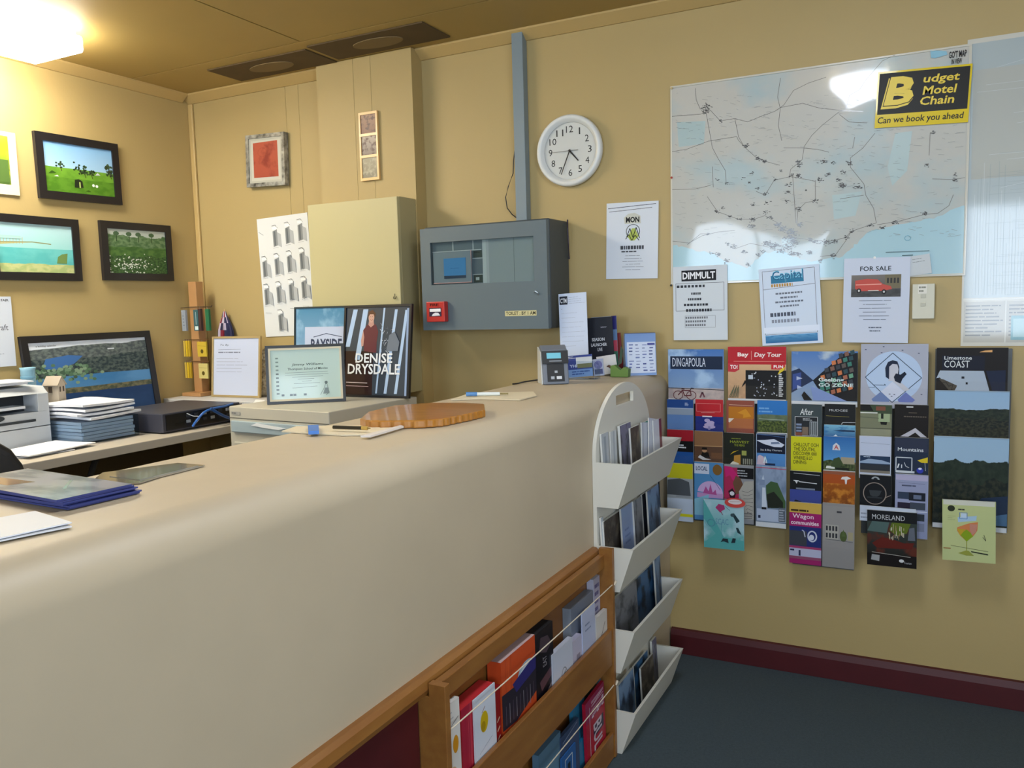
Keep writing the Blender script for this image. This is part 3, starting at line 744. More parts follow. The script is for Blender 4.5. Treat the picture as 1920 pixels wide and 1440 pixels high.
def bro(rk, row, x0, y0, x1, y1, lab, fn, base='#cfd3d8', cat='brochure', t=.008, ext=9, pocket=True, skew=0, rough=.45, dy=0, coat=.06):
    """brochure whose visible front covers pixels x0..x1 / y0..y1, standing in row `row` of rack rk"""
    Y = rowY(row)+dy
    A = onY(x0, (y0+y1)/2, Y); B = onY(x1, (y0+y1)/2, Y); T_ = onY((x0+x1)/2, y0, Y); D_ = onY((x0+x1)/2, y1, Y); E_ = onY((x0+x1)/2, y1+ext, Y)
    w = B.x-A.x; h = T_.z-D_.z; hx = T_.z-E_.z
    a = Art(w, h, t, base, rough=rough, coat=coat, edge='#c9c9c4')
    # the sheet continues a little below into the pocket
    if hx > h: a.box(0, w, 0.0002, t, -(hx-h), 0, a.M(base))
    fn(a)
    o = put(a, 'brochure' if cat == 'brochure' else cat.replace(' ', '_'), lab, cat, Vector((A.x, Y, D_.z)), skew, group='brochures in the wall racks')
    if pocket and rk:
        tt, cx, cz = RT[rk]
        b = MB(); hh = max(.03, hx*.34); fx = -.0035-.00008*a.k
        z0 = E_.z-cz-.004; xa = A.x-cx+.0; xb2 = B.x-cx-.0
        yf = Y-YB+fx
        b.box(xa, xb2, yf-.0012, yf, z0, z0+hh, CLEAR); b.box(xa, xb2, yf, -.011, z0-.0015, z0, CLEAR)
        b.obj('pocket', tt)
    return o

BL1, BL2, NAVY, K = '#3f6fb5', '#7ea6d0', '#14243f', '#131316'
sea1 = pic('sea_bike', '#8aa6c6', '#3d6cb0', [(.22, .0, 1, '#b9aaa6', '#a99c9c', 9)], blot=('#9fbcdc', 2.2))
def bike(a):
    a.r(0, 0, 1, 1, sea1); a.r(.04, .6, .98, .86, NAVY); a.tx('DINGAPOULA', .08, .65, .68, .83, '#c8d3e6', bold=.0)
    a.ln([(0, .215), (1, .19)], .0025, '#1b2230')
    for u in (.18, .42): a.ring(u, .07, .085, .085, .0028, '#5a1c28')
    a.ln([(.18, .07), (.26, .17), (.40, .17), (.42, .07), (.30, .06), (.26, .17)], .004, '#5a1c28'); a.ln([(.24, .2), (.3, .2)], .005, '#2a1014'); a.ln([(.40, .17), (.42, .22), (.47, .21)], .003, '#2a1014'); a.ln([(.58, .03), (.62, .14), (.66, .04)], .006, '#6b4350')
bro(1, 0, 1253, 655, 1357, 748, 'magazine with a red bicycle on a beach under a navy title band', bike, cat='magazine')
def tdm(a):
    kind = pic('day_tour', '#b58f6e', '#d9b48a', blot=('#c9a27c', 5)); a.r(0, 0, 1, 1, kind)
    a.r(0, .66, 1, 1, '#b3202a'); a.tx('Bay', .17, .79, .36, .89, '#f0e6e2', bold=.03); a.tx('Day Tour', .46, .78, .92, .89, '#f0e6e2', bold=.02, shear=.1); a.ln([(.41, .75), (.41, .92)], .0012, '#e0b0a0'); a.ln([(.1, .72), (.97, .72)], .0012, '#e0a090')
    a.p([(.0, .68), (.2, .68), (.2, .56), (.12, .51), (0, .52)], '#b8323c'); a.tx('TO!', .04, .57, .17, .65, '#efe0e0', bold=.03); a.r(.75, .57, .98, .67, '#c22a30'); a.tx('FUN', .79, .59, .95, .65, '#f5eeee', bold=.03)
    a.r(.31, 0, 1, .55, K); rr = random.Random(8)
    for _ in range(34): u = rr.uniform(.36, .84); v = rr.uniform(.04, .5); a.r(u, v, u+.018, v+.02, rr.choice(['#c8ccd6', '#8d94ac', '#cfd3d8']))
    a.p([(.24, .22), (.30, .36), (.34, .33), (.28, .26)], '#1a1412'); a.r(.36, .38, .44, .46, '#b9c4d2'); a.words(.88, .05, .96, .5, 12, '#d8dade', fill=.55, seed=4, long=.9)
    a.p([(.86, .47), (.96, .55), (.99, .62), (.9, .57)], '#d8c12c')
    for i in range(9): a.ln([(.02+.02*i, .02), (.10+.012*i, .2+.03*(i % 3))], .0018, '#55604a')
bro(2, 0, 1365, 650, 1474, 748, 'magazine with a red header over a dark photograph', tdm, cat='magazine')
def facade(a):
    a.r(0, 0, 1, 1, pic('facade_sky', '#8fa3bd', '#4f79b8', blot=('#b6c4cf', 2.4)))
    a.p([(.0, .60), (.12, .66), (.34, .42), (.0, .16)], '#23304f'); a.p([(.02, .54), (.15, .58), (.15, .30), (.02, .22)], '#3b4f8f'); a.p([(.08, .50), (.17, .46), (.08, .42)], '#aab9d8'); a.p([(.09, .32), (.17, .28), (.09, .24)], '#aab9d8')
    a.p([(.33, .42), (.80, .97), (1, .97), (1, .02), (.62, .02), (.40, .28)], '#17181d')
    rr = random.Random(12); cs = ['#3e7b6f', '#6aa083', '#c9784a', '#5d5550', '#7e5a4c', '#2f4a52', '#a5674f', '#3a3f48']
    for i in range(7):
        for j in range(6):
            u = .46+.085*j+.02*i*(-1 if i < 3 else -.2); v = .86-.115*i+.03*j
            if u+.07 < .99 and (u-.33)*1.15 > abs(v-.42)*.75: a.p([(u, v), (u+.06, v+.025), (u+.072, v-.055), (u+.012, v-.08)], rr.choice(cs))
    a.p([(.3, .30), (.42, .26), (.85, .02), (.34, .02)], '#8095c8'); a.p([(.2, .2), (.33, .02), (.20, .02), (.16, .12)], K)
    a.tx('Geelong', .42, .38, .80, .48, '#cfe0e0', bold=.03); a.tx('GO ZONE', .42, .30, .94, .37, '#cfe0e0', bold=.03)
bro(3, 0, 1484, 659, 1608, 753, 'magazine with a tilted coloured glass facade against a blue sky', facade, cat='magazine')
def diamond(a):
    a.r(.0, .0, 1, 1, '#a9adbd'); a.c(.5, .46, .42, .42, '#b4c9e6', n=40)
    a.ln([(.07, .44), (.48, .85), (.91, .44), (.48, .02), (.07, .44)], .0022, '#1e2c48')
    a.p([(.17, .07), (.31, .20), (.44, .07), (.44, .03), (.19, .03)], '#6b80b0'); a.p([(.56, .07), (.68, .20), (.82, .07), (.78, .03), (.58, .03)], '#6b78b8')
    a.p([(.31, .20), (.48, .37), (.66, .20), (.48, .04)], '#cdd3e6')
    a.p([(.38, .45), (.37, .60), (.41, .70), (.48, .73), (.55, .71), (.58, .62), (.58, .50), (.53, .48), (.44, .47), (.44, .40)], '#18233c')
    a.p([(.43, .42), (.43, .62), (.48, .67), (.55, .66), (.57, .58), (.56, .50), (.53, .45), (.53, .40), (.62, .35), (.74, .24), (.66, .21), (.48, .38), (.42, .38)], '#c2c4d0')
    a.p([(.50, .45), (.53, .51), (.60, .49), (.66, .54), (.69, .50), (.63, .42), (.60, .34), (.52, .38)], '#101a2e')
    a.ln([(.20, .31), (.38, .31), (.36, .33)], .0018, '#1e2c48'); a.ln([(.12, .27), (.22, .27)], .001, '#1e2c48')
    for u, v in ((.06, .9), (.3, .85), (.33, .95), (.61, .89), (.85, .84), (.9, .16), (.43, .155), (.5, .15), (.46, .12)): a.r(u, v, u+.025, v+.012, '#303a55')
bro(4, 0, 1614, 645, 1740, 757, 'pale magazine with a diamond shaped portrait drawing', diamond, base='#b8bbc9', cat='magazine')
def coast(a):
    a.r(0, 0, 1, 1, '#15100f'); a.r(.08, .5, .68, .82, '#101426'); a.tx('Limestone', .11, .73, .50, .81, '#d8dde0', bold=.01); a.tx('COAST', .11, .55, .47, .71, '#d8dde0', bold=.0)
    a.p([(.0, .30), (.05, .48), (.67, .48), (.76, .0), (.22, .0), (.05, .32)], '#a5b3c4'); a.p([(.03, .3), (.1, .28), (.3, .14), (.26, .0), (.2, .0), (.1, .18)], '#4c463e'); a.ln([(.08, .2), (.14, .22), (.18, .12), (.24, .16), (.22, .04), (.29, .1)], .0016, '#1c1a16')
    a.r(.36, .3, .40, .35, '#1c2028'); a.r(.42, .17, .45, .22, '#1c2028'); a.p([(.6, .9), (.68, .94), (.78, .95), (.78, .9)], '#d9a46a')
    a.p([(.70, .48), (.80, .0), (.97, .0), (.97, .5)], '#16203a')
bro(5, 0, 1756, 652, 1890, 735, 'dark magazine with white capital title over a pale headland', coast, cat='magazine', base='#15100f')
hill1 = pic('dark_hills', '#a0b7cf', '#8fb0cf', [(.62, .10, 4, '#19221b', '#2b3426', 14), (.42, .16, 5, '#121816', '#343626', 22)], seed=3)
hill2 = pic('dark_hills_lake', '#9db5cc', '#92b1cc', [(.72, .10, 4, '#1f2a22', '#29352a', 10), (.5, .2, 5, '#171f1c', '#2e3226', 16)], seed=9)
bro(5, 1, 1752, 733, 1892, 822, 'magazine showing dark wooded hills under a pale sky, upper of two alike', lambda a: a.r(0, 0, 1, 1, hill1).ln([(0, .985), (1, .985)], .003, '#8aa3bd'), cat='magazine')
def h2(a):
    a.r(0, 0, 1, 1, hill2); a.p([(.55, .22), (.66, .32), (1, .36), (1, .05), (.6, .1)], '#1b2b44'); a.p([(.8, .12), (1, .16), (1, .02), (.8, .02)], '#47698a'); a.ln([(0, .99), (1, .99)], .003, '#8aa3bd')
bro(5, 2, 1750, 820, 1890, 985, 'tall magazine showing dark wooded hills and blue water, lowest in its rack', h2, cat='magazine')
# --- row 1
def b_a1(a): a.r(0, .72, 1, 1, '#22488a'); a.r(0, .48, 1, .70, '#8f9db0'); a.r(0, 0, 1, .46, '#5f82b8'); a.ln([(0, .70), (1, .70)], .002, '#b7c4d6'); a.words(.68, .78, .86, .9, 3, '#b9c8e2', fill=.5, seed=1)
bro(1, 1, 1251, 749, 1300, 804, 'brochure with blue and grey stripes, first in the second row', b_a1, base='#5b7fb6')
def b_a2(a): a.r(0, .44, 1, 1, '#b3232c'); a.frame(.04, .6, .9, .86, .0014, '#d98a88'); a.ln([(.2, .56), (.7, .57)], .0012, '#e0a0a0'); a.r(.25, .42, .6, .46, '#e8d8dc'); a.r(0, 0, 1, .42, '#22307c'); [a.c(.5+.05*(i % 3-1)*i*.5, .1+.07*i, .22-.04*i, .06, '#b9a9cf') for i in range(4)]; a.r(.46, 0, .54, .12, '#8f86b8')
bro(1, 1, 1304, 749, 1356, 806, 'brochure with a red top and a pale tree on violet blue', b_a2, base='#22307c')
def b_b1(a): a.r(0, 0, 1, 1, '#8a4a3c'); a.r(.08, .10, .96, .42, '#a8663e'); a.r(.08, .42, .98, .80, '#b3701e'); a.p([(.4, .6), (.7, .74), (.9, .5), (.6, .44), (.62, .55)], '#c98a26'); a.ln([(.1, .86), (.95, .84)], .0018, '#c9a08c'); a.p([(.08, .3), (.08, .42), (.28, .42), (.12, .28)], '#d9cfc2')
bro(2, 1, 1362, 751, 1414, 809, 'amber and brown brochure below the red headed magazine', b_b1, base='#8a4a3c')
def b_b2(a): a.r(0, 0, 1, 1, pic('green_coast', '#2c6cb4', '#2f74bd', [(.56, .03, 3, '#55654e', '#66735a', 5), (.36, .08, 6, '#2f3d24', '#5f6c32', 14)], seed=6)); a.words(.05, .6, .6, .8, 2, '#6ba0d6', fill=.5, seed=3, long=.6); a.ln([(.05, .42), (.9, .4)], .002, '#9aa89a')
bro(2, 1, 1420, 751, 1476, 811, 'brochure with a strong blue sky over green heathland', b_b2)
def b_c1(a): a.r(0, 0, 1, 1, '#3b464a'); a.tx('After', .28, .66, .72, .86, '#d2d6d8', bold=.01, shear=.2); a.r(.12, 0, .86, .60, '#23262b'); a.frame(.12, -.0, .86, .6, .0016, '#c9cdd0'); a.words(.38, .48, .78, .56, 2, '#c3c7cc', fill=.5, seed=1); [a.r(.16, .12+.1*i, .34, .18+.1*i, '#7b8ba8') for i in range(3)]; a.r(.36, .02, .56, .28, '#79685a'); a.r(.60, .02, .84, .46, '#8f979c'); [a.r(.62+.06*i, .04, .65+.06*i, .44, '#3e454a') for i in range(4)]; a.r(.14, .0, .36, .1, '#7c4a38')
bro(3, 1, 1484, 758, 1541, 817, 'grey brochure with a framed shopfront photo', b_c1, base='#3b464a')
def b_c2(a): a.r(0, 0, 1, 1, '#191b1d'); a.tx('MUDGEE', .15, .66, .75, .76, '#cdd0d2', bold=.0); a.ln([(.05, .44), (.8, .42)], .0012, '#8c8442'); a.ln([(.55, .06), (.6, .16), (1, .17)], .002, '#c6cbd0')
bro(3, 1, 1546, 758, 1604, 798, 'black brochure with a thin spaced white title', b_c2, base='#191b1d', ext=4)
def b_c3(a): a.r(0, 0, 1, 1, pic('boat_water', '#27548c', '#7ab4d0', seed=3, blot=('#3b72a4', 3))); a.p([(.3, .55), (.65, .62), (.98, .62), (.98, .5), (.6, .5)], '#1c2c4a'); a.p([(.3, .12), (.38, .25), (.44, .12)], '#d6e2ea')
bro(3, 1, 1545, 797, 1604, 821, 'narrow strip of a blue water brochure, behind the sky blue one', b_c3, pocket=False, ext=2, dy=-.010, t=.006)
def b_d1(a): a.r(0, 0, 1, 1, '#767a62'); a.r(0, .72, 1, 1, '#3c4a34'); a.p([(0, 1), (.3, 1), (.42, .8), (.0, .8)], '#191714'); a.r(.5, .82, .8, .95, '#7c4c3a'); a.r(0, .72, .55, .76, '#cfd3cc'); a.r(.58, .46, .94, .72, '#98a884'); a.r(.66, .56, .74, .72, '#1c241a'); a.p([(.64, .46), (.86, .46), (.84, .36), (.66, .37)], '#121411'); a.ln([(0, .60), (.6, .57)], .0014, '#55584a'); a.r(.02, .0, .98, .22, '#8d8f78'); a.ln([(0, .24), (1, .24)], .002, '#45483a')
bro(4, 1, 1613, 759, 1672, 817, 'olive green brochure with a small camper van', b_d1, base='#767a62')
def b_d2(a): a.r(0, 0, 1, 1, '#16110f'); a.p([(.18, .0), (.62, .28), (.96, .0), (.78, .0), (.62, .14), (.42, .0)], '#b9b9c4'); a.words(.28, .6, .95, .66, 1, '#5e564c', fill=.6, seed=2, long=.1); a.r(.35, .91, .55, .95, '#cfd0d4'); a.r(.42, .74, .66, .76, '#6a5f52')
bro(4, 1, 1677, 759, 1741, 819, 'near black brochure with a white roof gable at its foot', b_d2, base='#16110f')
# --- row 2
def c_a1(a): a.r(0, .66, 1, 1, '#9f1d2a'); a.r(0, .3, 1, .66, '#121214'); a.words(.35, .42, .8, .56, 2, '#c8ccd2', fill=.6, seed=3, long=.6); a.r(0, 0, 1, .32, '#1f4f92')
bro(1, 2, 1251, 806, 1300, 866, 'brochure in bands of red, black and blue, partly behind the white arched rack', c_a1, base='#1f4f92')
def c_a2(a): a.r(0, 0, 1, 1, '#8a6444'); a.r(.0, .0, 1, .5, '#5a4030'); a.ln([(0, .5), (1, .52)], .002, '#c9a06e'); a.p([(.2, .1), (.28, .3), (.5, .3), (.55, .12)], '#17130f'); a.c(.36, .37, .09, .08, '#b58a66'); a.p([(.26, .38), (.28, .46), (.44, .46), (.46, .38)], '#17120d'); a.p([(.12, .12), (.2, .2), (.4, .1), (.6, .06), (.3, .04)], '#c9c9cc'); a.r(.6, .1, .98, .3, '#6e4c34')
bro(1, 2, 1302, 809, 1355, 865, 'brown brochure with a seated figure in a dark top', c_a2, base='#8a6444')
def c_b1(a): a.r(0, 0, 1, 1, '#20241d'); a.tx('HARVEST', .2, .68, .85, .76, '#8f9a2e', bold=.02); a.tx('THE MENU', .34, .58, .7, .65, '#8f9a2e', bold=.01); a.words(.25, .8, .8, .84, 1, '#7d8732', fill=.6, seed=1); a.p([(.32, .0), (.34, .28), (.56, .32), (.56, .0)], '#b8863a'); a.r(.6, .3, .76, .45, '#9aa052'); a.p([(.2, .3), (.3, .4), (.5, .46), (.34, .38)], '#c0a020'); [a.r(.64+.07*i, .02, .68+.07*i, .2, '#8d8f80') for i in range(5)]; a.p([(.2, 0), (.3, .1), (.5, .04), (.5, 0)], '#d9d4c4')
bro(2, 2, 1358, 812, 1413, 871, 'dark green brochure with yellow green lettering', c_b1, base='#20241d')
def c_b2(a): a.r(0, 0, 1, 1, '#4f86c2'); a.r(0, .4, 1, 1, '#10182e'); a.p([(.0, .78), (.3, .80), (.6, .84), (.95, .68), (.85, .60), (.6, .60), (.25, .68)], '#c8d0e4'); a.p([(.5, .74), (.75, .76), (.8, .70), (.5, .68)], '#6d7c9c'); a.ln([(0, .97), (.95, .9)], .002, '#3b5a8c'); a.tx('Sea & Bay Charters', .14, .46, .86, .53, '#d8dde8', bold=.0); a.p([(.02, .04), (.05, .3), (.12, .34), (.24, .3), (.34, .1), (.3, .04)], '#c9b6c4'); a.ln([(.26, .1), (.3, .32), (.36, .1)], .003, '#d8eef0'); a.r(.3, .04, .64, .1, '#1c2c4c'); a.frame(.01, .01, .98, .98, .002, '#9db0cc')
bro(2, 2, 1418, 813, 1474, 875, 'brochure with a white launch on black over blue', c_b2, base='#4f86c2')
def c_c1(a): 
    Y_ = '#c5c41c'; a.r(0, 0, 1, 1, Y_)
    for i, (s_, w_) in enumerate((('CHILLOUT OOH', .82), ('THE SOUTHL', .72), ('DISCOVER 000', .76), ('WINERIES & LO', .62), ('DINING', .42))): a.tx(s_, .09, .70-.135*i, .09+w_, .77-.135*i+.04, '#2c2d16', bold=.01)
bro(3, 2, 1483, 819, 1540, 880, 'bright yellow brochure covered in black capitals', c_c1, base='#c5c41c')
def c_c2(a): a.r(0, 0, 1, 1, pic('sky_shrub', '#5d9ad0', '#2d66a8', [(.28, .10, 5, '#2c3a20', '#55603a', 12)], seed=8)); a.p([(.28, .60), (.30, .74), (.40, .82), (.50, .74), (.53, .60)], '#c9cdd6'); a.tx('A', .33, .62, .48, .75, '#b9504a', bold=.02); a.r(.55, .2, .98, .4, '#9d947c'); a.p([(.08, .04), (.1, .12), (.36, .12), (.36, .04)], '#d8dcd8'); a.p([(.24, .1), (.32, .34), (.5, .4), (.62, .2), (.5, .08)], '#3a4a2a'); a.r(.4, .02, .8, .08, '#181a14')
bro(3, 2, 1544, 819, 1604, 882, 'sky blue brochure with a round white badge above shrubs', c_c2)
def c_d1(a): a.r(0, 0, 1, 1, '#bcc4d8'); a.r(.03, .48, .97, .97, '#b9c3da'); a.r(.03, .25, .97, .48, '#1f3452'); a.p([(.03, .32), (.3, .40), (.7, .38), (.97, .32), (.97, .28), (.03, .28)], '#8fa3bd'); a.words(.14, .43, .5, .47, 1, '#b9c8da', fill=.5, seed=1); a.r(.03, .05, .97, .26, '#2c3036'); a.r(.03, .03, .97, .10, '#7a7468'); a.ln([(.05, .82), (.95, .80)], .001, '#7f8ba4')
bro(4, 2, 1611, 818, 1671, 889, 'white topped brochure over a navy seascape', c_d1, base='#c3c9d6')
def c_d2(a): a.r(0, 0, 1, 1, '#1e2a40'); a.r(.03, .6, .97, .98, '#2a3146'); a.tx('Mountains', .1, .62, .85, .72, '#cfd6de', bold=.01); a.frame(.05, .06, .52, .44, .003, '#c0c8d2'); a.ln([(.1, .14), (.14, .26)], .004, '#dfe4ea'); a.ln([(.3, .3), (.34, .2), (.44, .16)], .0016, '#cfd6de'); a.ln([(.22, .14), (.22, .24)], .003, '#cfd6de'); a.p([(.68, .38), (.98, .48), (.98, .32), (.8, .32)], '#d0b820'); a.ln([(.9, .32), (.92, .1)], .0015, '#b0b8c0'); a.c(.76, .10, .1, .08, '#2b38a8'); a.c(.76, .15, .05, .03, '#d9def0'); a.r(.04, .01, .6, .07, '#c3cad4')
bro(4, 2, 1677, 821, 1741, 888, 'navy brochure with a yellow umbrella and white outlined picture', c_d2, base='#1e2a40')
# --- row 3
def d_a1(a): a.r(0, .72, 1, 1, '#bdb91e'); a.r(0, .34, 1, .72, '#9aa0a6'); a.p([(.0, .40), (.02, .68), (.5, .72), (.86, .66), (.92, .4)], '#4c5157'); a.r(.35, .36, .9, .4, '#8d9399'); a.r(0, .07, 1, .34, '#b4c0d2'); a.r(0, .0, 1, .055, '#c9c51e')
bro(1, 3, 1251, 869, 1299, 968, 'white brochure with yellow top and yellow foot and a grey photo', d_a1, base='#b4c0d2')
def d_a2(a): a.r(0, 0, 1, 1, '#4d86b8'); a.r(0, .78, .52, .97, '#c3cce0'); a.tx('LOCAL', .06, .84, .46, .92, '#2c4468', bold=.02); a.c(.8, .87, .16, .10, '#7c5a2c'); a.c(.55, .42, .44, .23, '#c3a5d2', a0=0, a1=PI); a.r(.1, .34, 1, .43, '#b48cbc'); a.p([(.3, .42), (.4, .55), (.5, .46), (.56, .6), (.64, .44), (.74, .5), (.78, .4)], '#a84f8c'); a.p([(0, .3), (.5, .4), (.5, .0), (0, 0)], '#7fb6cc'); a.ln([(.55, .76), (.75, .62), (.9, .5)], .0016, '#284a70')
bro(1, 3, 1302, 867, 1356, 967, 'light blue brochure with a pink dome and brown corner badge', d_a2, base='#4d86b8')
def d_b1(a): a.r(0, 0, 1, 1, '#8d8f94'); a.r(.0, .35, .5, .95, '#a82a54'); a.r(.45, .75, 1, .95, K); a.words(.45, .78, .9, .92, 3, '#b0b4ba', fill=.4, seed=1); a.p([(0, .97), (.25, .96), (.5, .78), (.3, .7), (.2, .8), (.05, .76)], '#c2246e'); a.p([(.3, .66), (.4, .8), (.55, .76), (.68, .6), (.55, .48), (.4, .44)], '#6a4a38'); a.p([(.14, .5), (.28, .56), (.4, .46), (.36, .38), (.2, .38)], '#2c1420'); a.c(.27, .46, .08, .04, '#d0d0d8'); a.p([(.5, .5), (.7, .7), (1, .72), (1, .0), (.6, .0), (.62, .3)], '#a9a69e'); [a.ln([(.6+.03*i, .52-.07*i), (.8, .5-.06*i), (.98, .56-.08*i)], .0012, '#4a4c54') for i in range(7)]; [a.ln([(.66, .10-.03*i), (.95, .12-.03*i)], .002, '#3a3c44') for i in range(4)]
bro(2, 3, 1358, 872, 1413, 972, 'pink and grey sketched brochure behind the teal booklet', d_b1, base='#8d8f94')
def d_b2(a): a.r(0, 0, 1, 1, pic('light_house', '#78889c', '#8fa0bc', seed=5, blot=('#6f809a', 3))); a.ln([(0, .975), (1, .965)], .003, '#b04a5c'); a.p([(.34, .66), (.5, .74), (.72, .72), (.98, .40), (.98, .28), (.5, .26), (.36, .4)], '#3f5a38'); a.p([(.36, .50), (.6, .56), (.9, .38), (.9, .28), (.4, .26)], '#23281f'); a.r(.04, .02, 1, .24, '#aebbd2'); a.p([(.2, .24), (.22, .62), (.32, .62), (.38, .24)], '#c6d0de'); a.p([(.12, .66), (.13, .76), (.3, .76), (.3, .66)], '#7c8ca8'); a.p([(.2, .76), (.25, .85), (.29, .76)], '#b9c6d8'); a.r(.76, .03, .98, .28, '#5c6470'); a.words(.78, .04, .96, .26, 5, '#a5adba', fill=.5, seed=2); a.r(.08, .07, .16, .12, '#20304c'); a.r(.2, .23, .36, .27, '#16181c')
bro(2, 3, 1417, 875, 1474, 980, 'grey blue brochure with a tall white lighthouse', d_b2)
def d_c1(a): a.r(0, .42, 1, 1, '#15181a'); a.r(0, 0, 1, .42, '#3c4890'); a.p([(.1, .0), (.18, .1), (.5, .02), (.5, 0)], '#101218'); a.ln([(.12, .93), (.95, .90)], .0018, '#b8bcc2'); a.ln([(.12, .70), (.28, .70), (.3, .67), (.86, .64)], .0028, '#d0d3d8'); a.p([(.15, .7), (.22, .6), (.26, .69)], '#d0d3d8'); a.r(.2, .43, .8, .48, '#7a8494')
bro(3, 3, 1481, 884, 1540, 944, 'black and violet brochure below the bright yellow one', d_c1, base='#15181a')
def d_c2(a): a.r(0, 0, 1, 1, pic('orange_rock', '#7a4214', '#a85a1e', seed=4, blot=('#c07a2c', 4))); a.r(0, .62, 1, 1, '#a14a1a'); a.r(0, .9, 1, 1, '#8a5038'); a.p([(.56, .76), (.6, .84), (.76, .86), (.88, .80), (.76, .76), (.74, .62), (.7, .62), (.68, .76)], '#d9d6d4')
bro(3, 3, 1543, 884, 1603, 944, 'orange rock brochure with a small white bird mark', d_c2, base='#8a4a1c')
def d_d1(a): a.r(0, 0, 1, 1, '#101216'); a.ring(.48, .42, .36, .34, .003, '#8c8078'); a.p([(.3, .52), (.34, .36), (.42, .32), (.56, .32), (.64, .38), (.7, .52)], '#33383c'); a.r(.24, .27, .72, .31, '#2a2f33'); a.c(.5, .86, .13, .10, '#9aa0a4', a0=0, a1=PI); a.c(.5, .86, .07, .06, '#202428', a0=0, a1=PI); a.ln([(.8, .3), (1, .4)], .002, '#8c8078')
bro(4, 3, 1612, 891, 1671, 950, 'black brochure with a ringed cup and saucer', d_d1, base='#101216')
def d_d2(a): a.r(0, 0, 1, 1, '#8d94b4'); a.r(.02, .90, .98, .99, '#a9a5c4'); a.ln([(.1, .86), (.9, .85)], .001, '#5a6078'); a.words(.2, .78, .9, .84, 1, '#4c526a', fill=.4, seed=1, long=.5); a.r(.08, .58, .42, .70, '#2e3a50'); a.r(.42, .56, .92, .70, '#161a26'); a.r(.56, .59, .8, .66, '#5f6a84'); a.r(.08, .42, .46, .52, '#231c30'); a.r(.46, .41, .92, .53, '#3a4250'); a.ln([(.02, .36), (.98, .38)], .003, '#c0c6d6'); a.r(.4, .22, .9, .34, '#2a303a'); a.r(.3, .04, .9, .18, '#767c94')
bro(4, 3, 1678, 890, 1740, 1000, 'lilac brochure with small dark photos, right of the ringed cup', d_d2, base='#8d94b4')
# --- hanging below
def e_p(a): a.r(0, .80, 1, 1, '#c9a64c'); a.words(.05, .84, .95, .88, 1, '#3b2a14', fill=.8, seed=1, long=.3); a.r(0, .58, 1, .82, '#9c1f66'); a.tx('Wagon', .1, .70, .76, .80, '#e8d4e2', bold=.01); a.tx('communities', .05, .61, .92, .68, '#e8d4e2', bold=.02); a.r(0, .22, 1, .58, '#232f6e'); a.r(.0, .24, .55, .5, '#3c3f48'); a.ring(.72, .42, .13, .09, .005, '#c9cee0'); a.c(.7, .40, .08, .05, '#c9cee0'); a.ln([(.4, .52), (.46, .5), (.5, .4)], .003, '#c9cee0'); a.r(0, .05, 1, .22, '#b3b6d0'); a.r(0, .19, 1, .23, '#a03a68'); a.r(.3, .06, .36, .16, '#23284a'); a.r(.03, .14, .16, .17, '#23284a'); a.r(0, 0, 1, .05, '#8f4a68')
bro(3, 4, 1480, 943, 1540, 1049, 'magenta and navy brochure with a yellow top edge', e_p, base='#9c1f66')
def e_b(a): a.r(0, 0, 1, 1, '#8f8c8b'); a.r(.0, .36, 1, .96, '#94918f'); a.r(.1, .40, .5, .64, '#aaa79f'); [a.r(.11+.1*i, .42+.12*j, .17+.1*i, .50+.12*j, '#33343a') for i in range(4) for j in range(2)]; a.c(.66, .46, .11, .09, '#4c5a30'); a.p([(.6, .46), (.66, .58), (.73, .46)], '#56663a'); a.r(.8, .40, .96, .54, '#a39a7c'); a.ln([(.1, .395), (.96, .375)], .0016, '#55555a'); a.r(.45, .85, .6, .88, '#3a3a40')
bro(3, 4, 1542, 945, 1602, 1056, 'taupe brochure with a small white apartment building', e_b, base='#8f8c8b')

def loose(name, lab, cat, corners, Y, fn, base, t=.006, group=None):
    bl, w, h, roll = rectY(corners, Y)
    a = Art(w, h, t, base, rough=.35, coat=.2, edge='#bfc2c0'); fn(a)
    return put(a, name, lab, cat, bl, roll, group=group)
def e_t(a):
    a.r(0, 0, 1, 1, pic('teal_blend', '#3f9a98', '#9cc3cc', seed=2, blot=('#aac9d2', 2))); a.p([(0, 1), (0, .6), (.3, .3), (.0, .1), (0, 0), (1, 0), (1, .2), (.5, .25)], '#54a3a3')
    a.p([(.3, .84), (.38, .92), (.52, .90), (.54, .82), (.46, .78), (.42, .74)], '#a3386c'); a.ln([(.54, .88), (.66, .80)], .0014, '#33506a'); a.ln([(.44, .76), (.48, .70)], .0025, '#7c2850')
    a.p([(.7, .74), (.76, .75), (.9, .60), (.82, .55)], '#243a40'); a.c(.72, .71, .05, .035, '#3a5058'); a.p([(.80, .46), (.84, .36), (.94, .32), (.86, .46)], '#243a40')
    a.ring(.19, .52, .09, .07, .0035, '#4f8c98'); a.ring(.15, .52, .1, .08, .0012, '#5f98a8')
    a.tx('SCAC', .3, .50, .62, .62, '#5f8aa4', bold=-.0); a.ln([(.44, .56), (.46, .20)], .0014, '#5a8ca0'); a.p([(.42, .14), (.48, .22), (.6, .22), (.62, .13), (.5, .16)], '#26343c'); a.p([(.68, .14), (.72, .24), (.80, .24), (.78, .15)], '#26343c')
loose('booklet', 'teal and white booklet hanging in front of the lower left wall racks', 'booklet', [(1317, 936), (1393, 940), (1397, 1034), (1322, 1025)], 3.008, e_t, '#7fb6bc')
bl = onY(1378, 943, 3.003)
b = Art(.075, .036, .001, '#9a9ca4'); b.v = []; b.f = []; b.m = []; b.uv = []
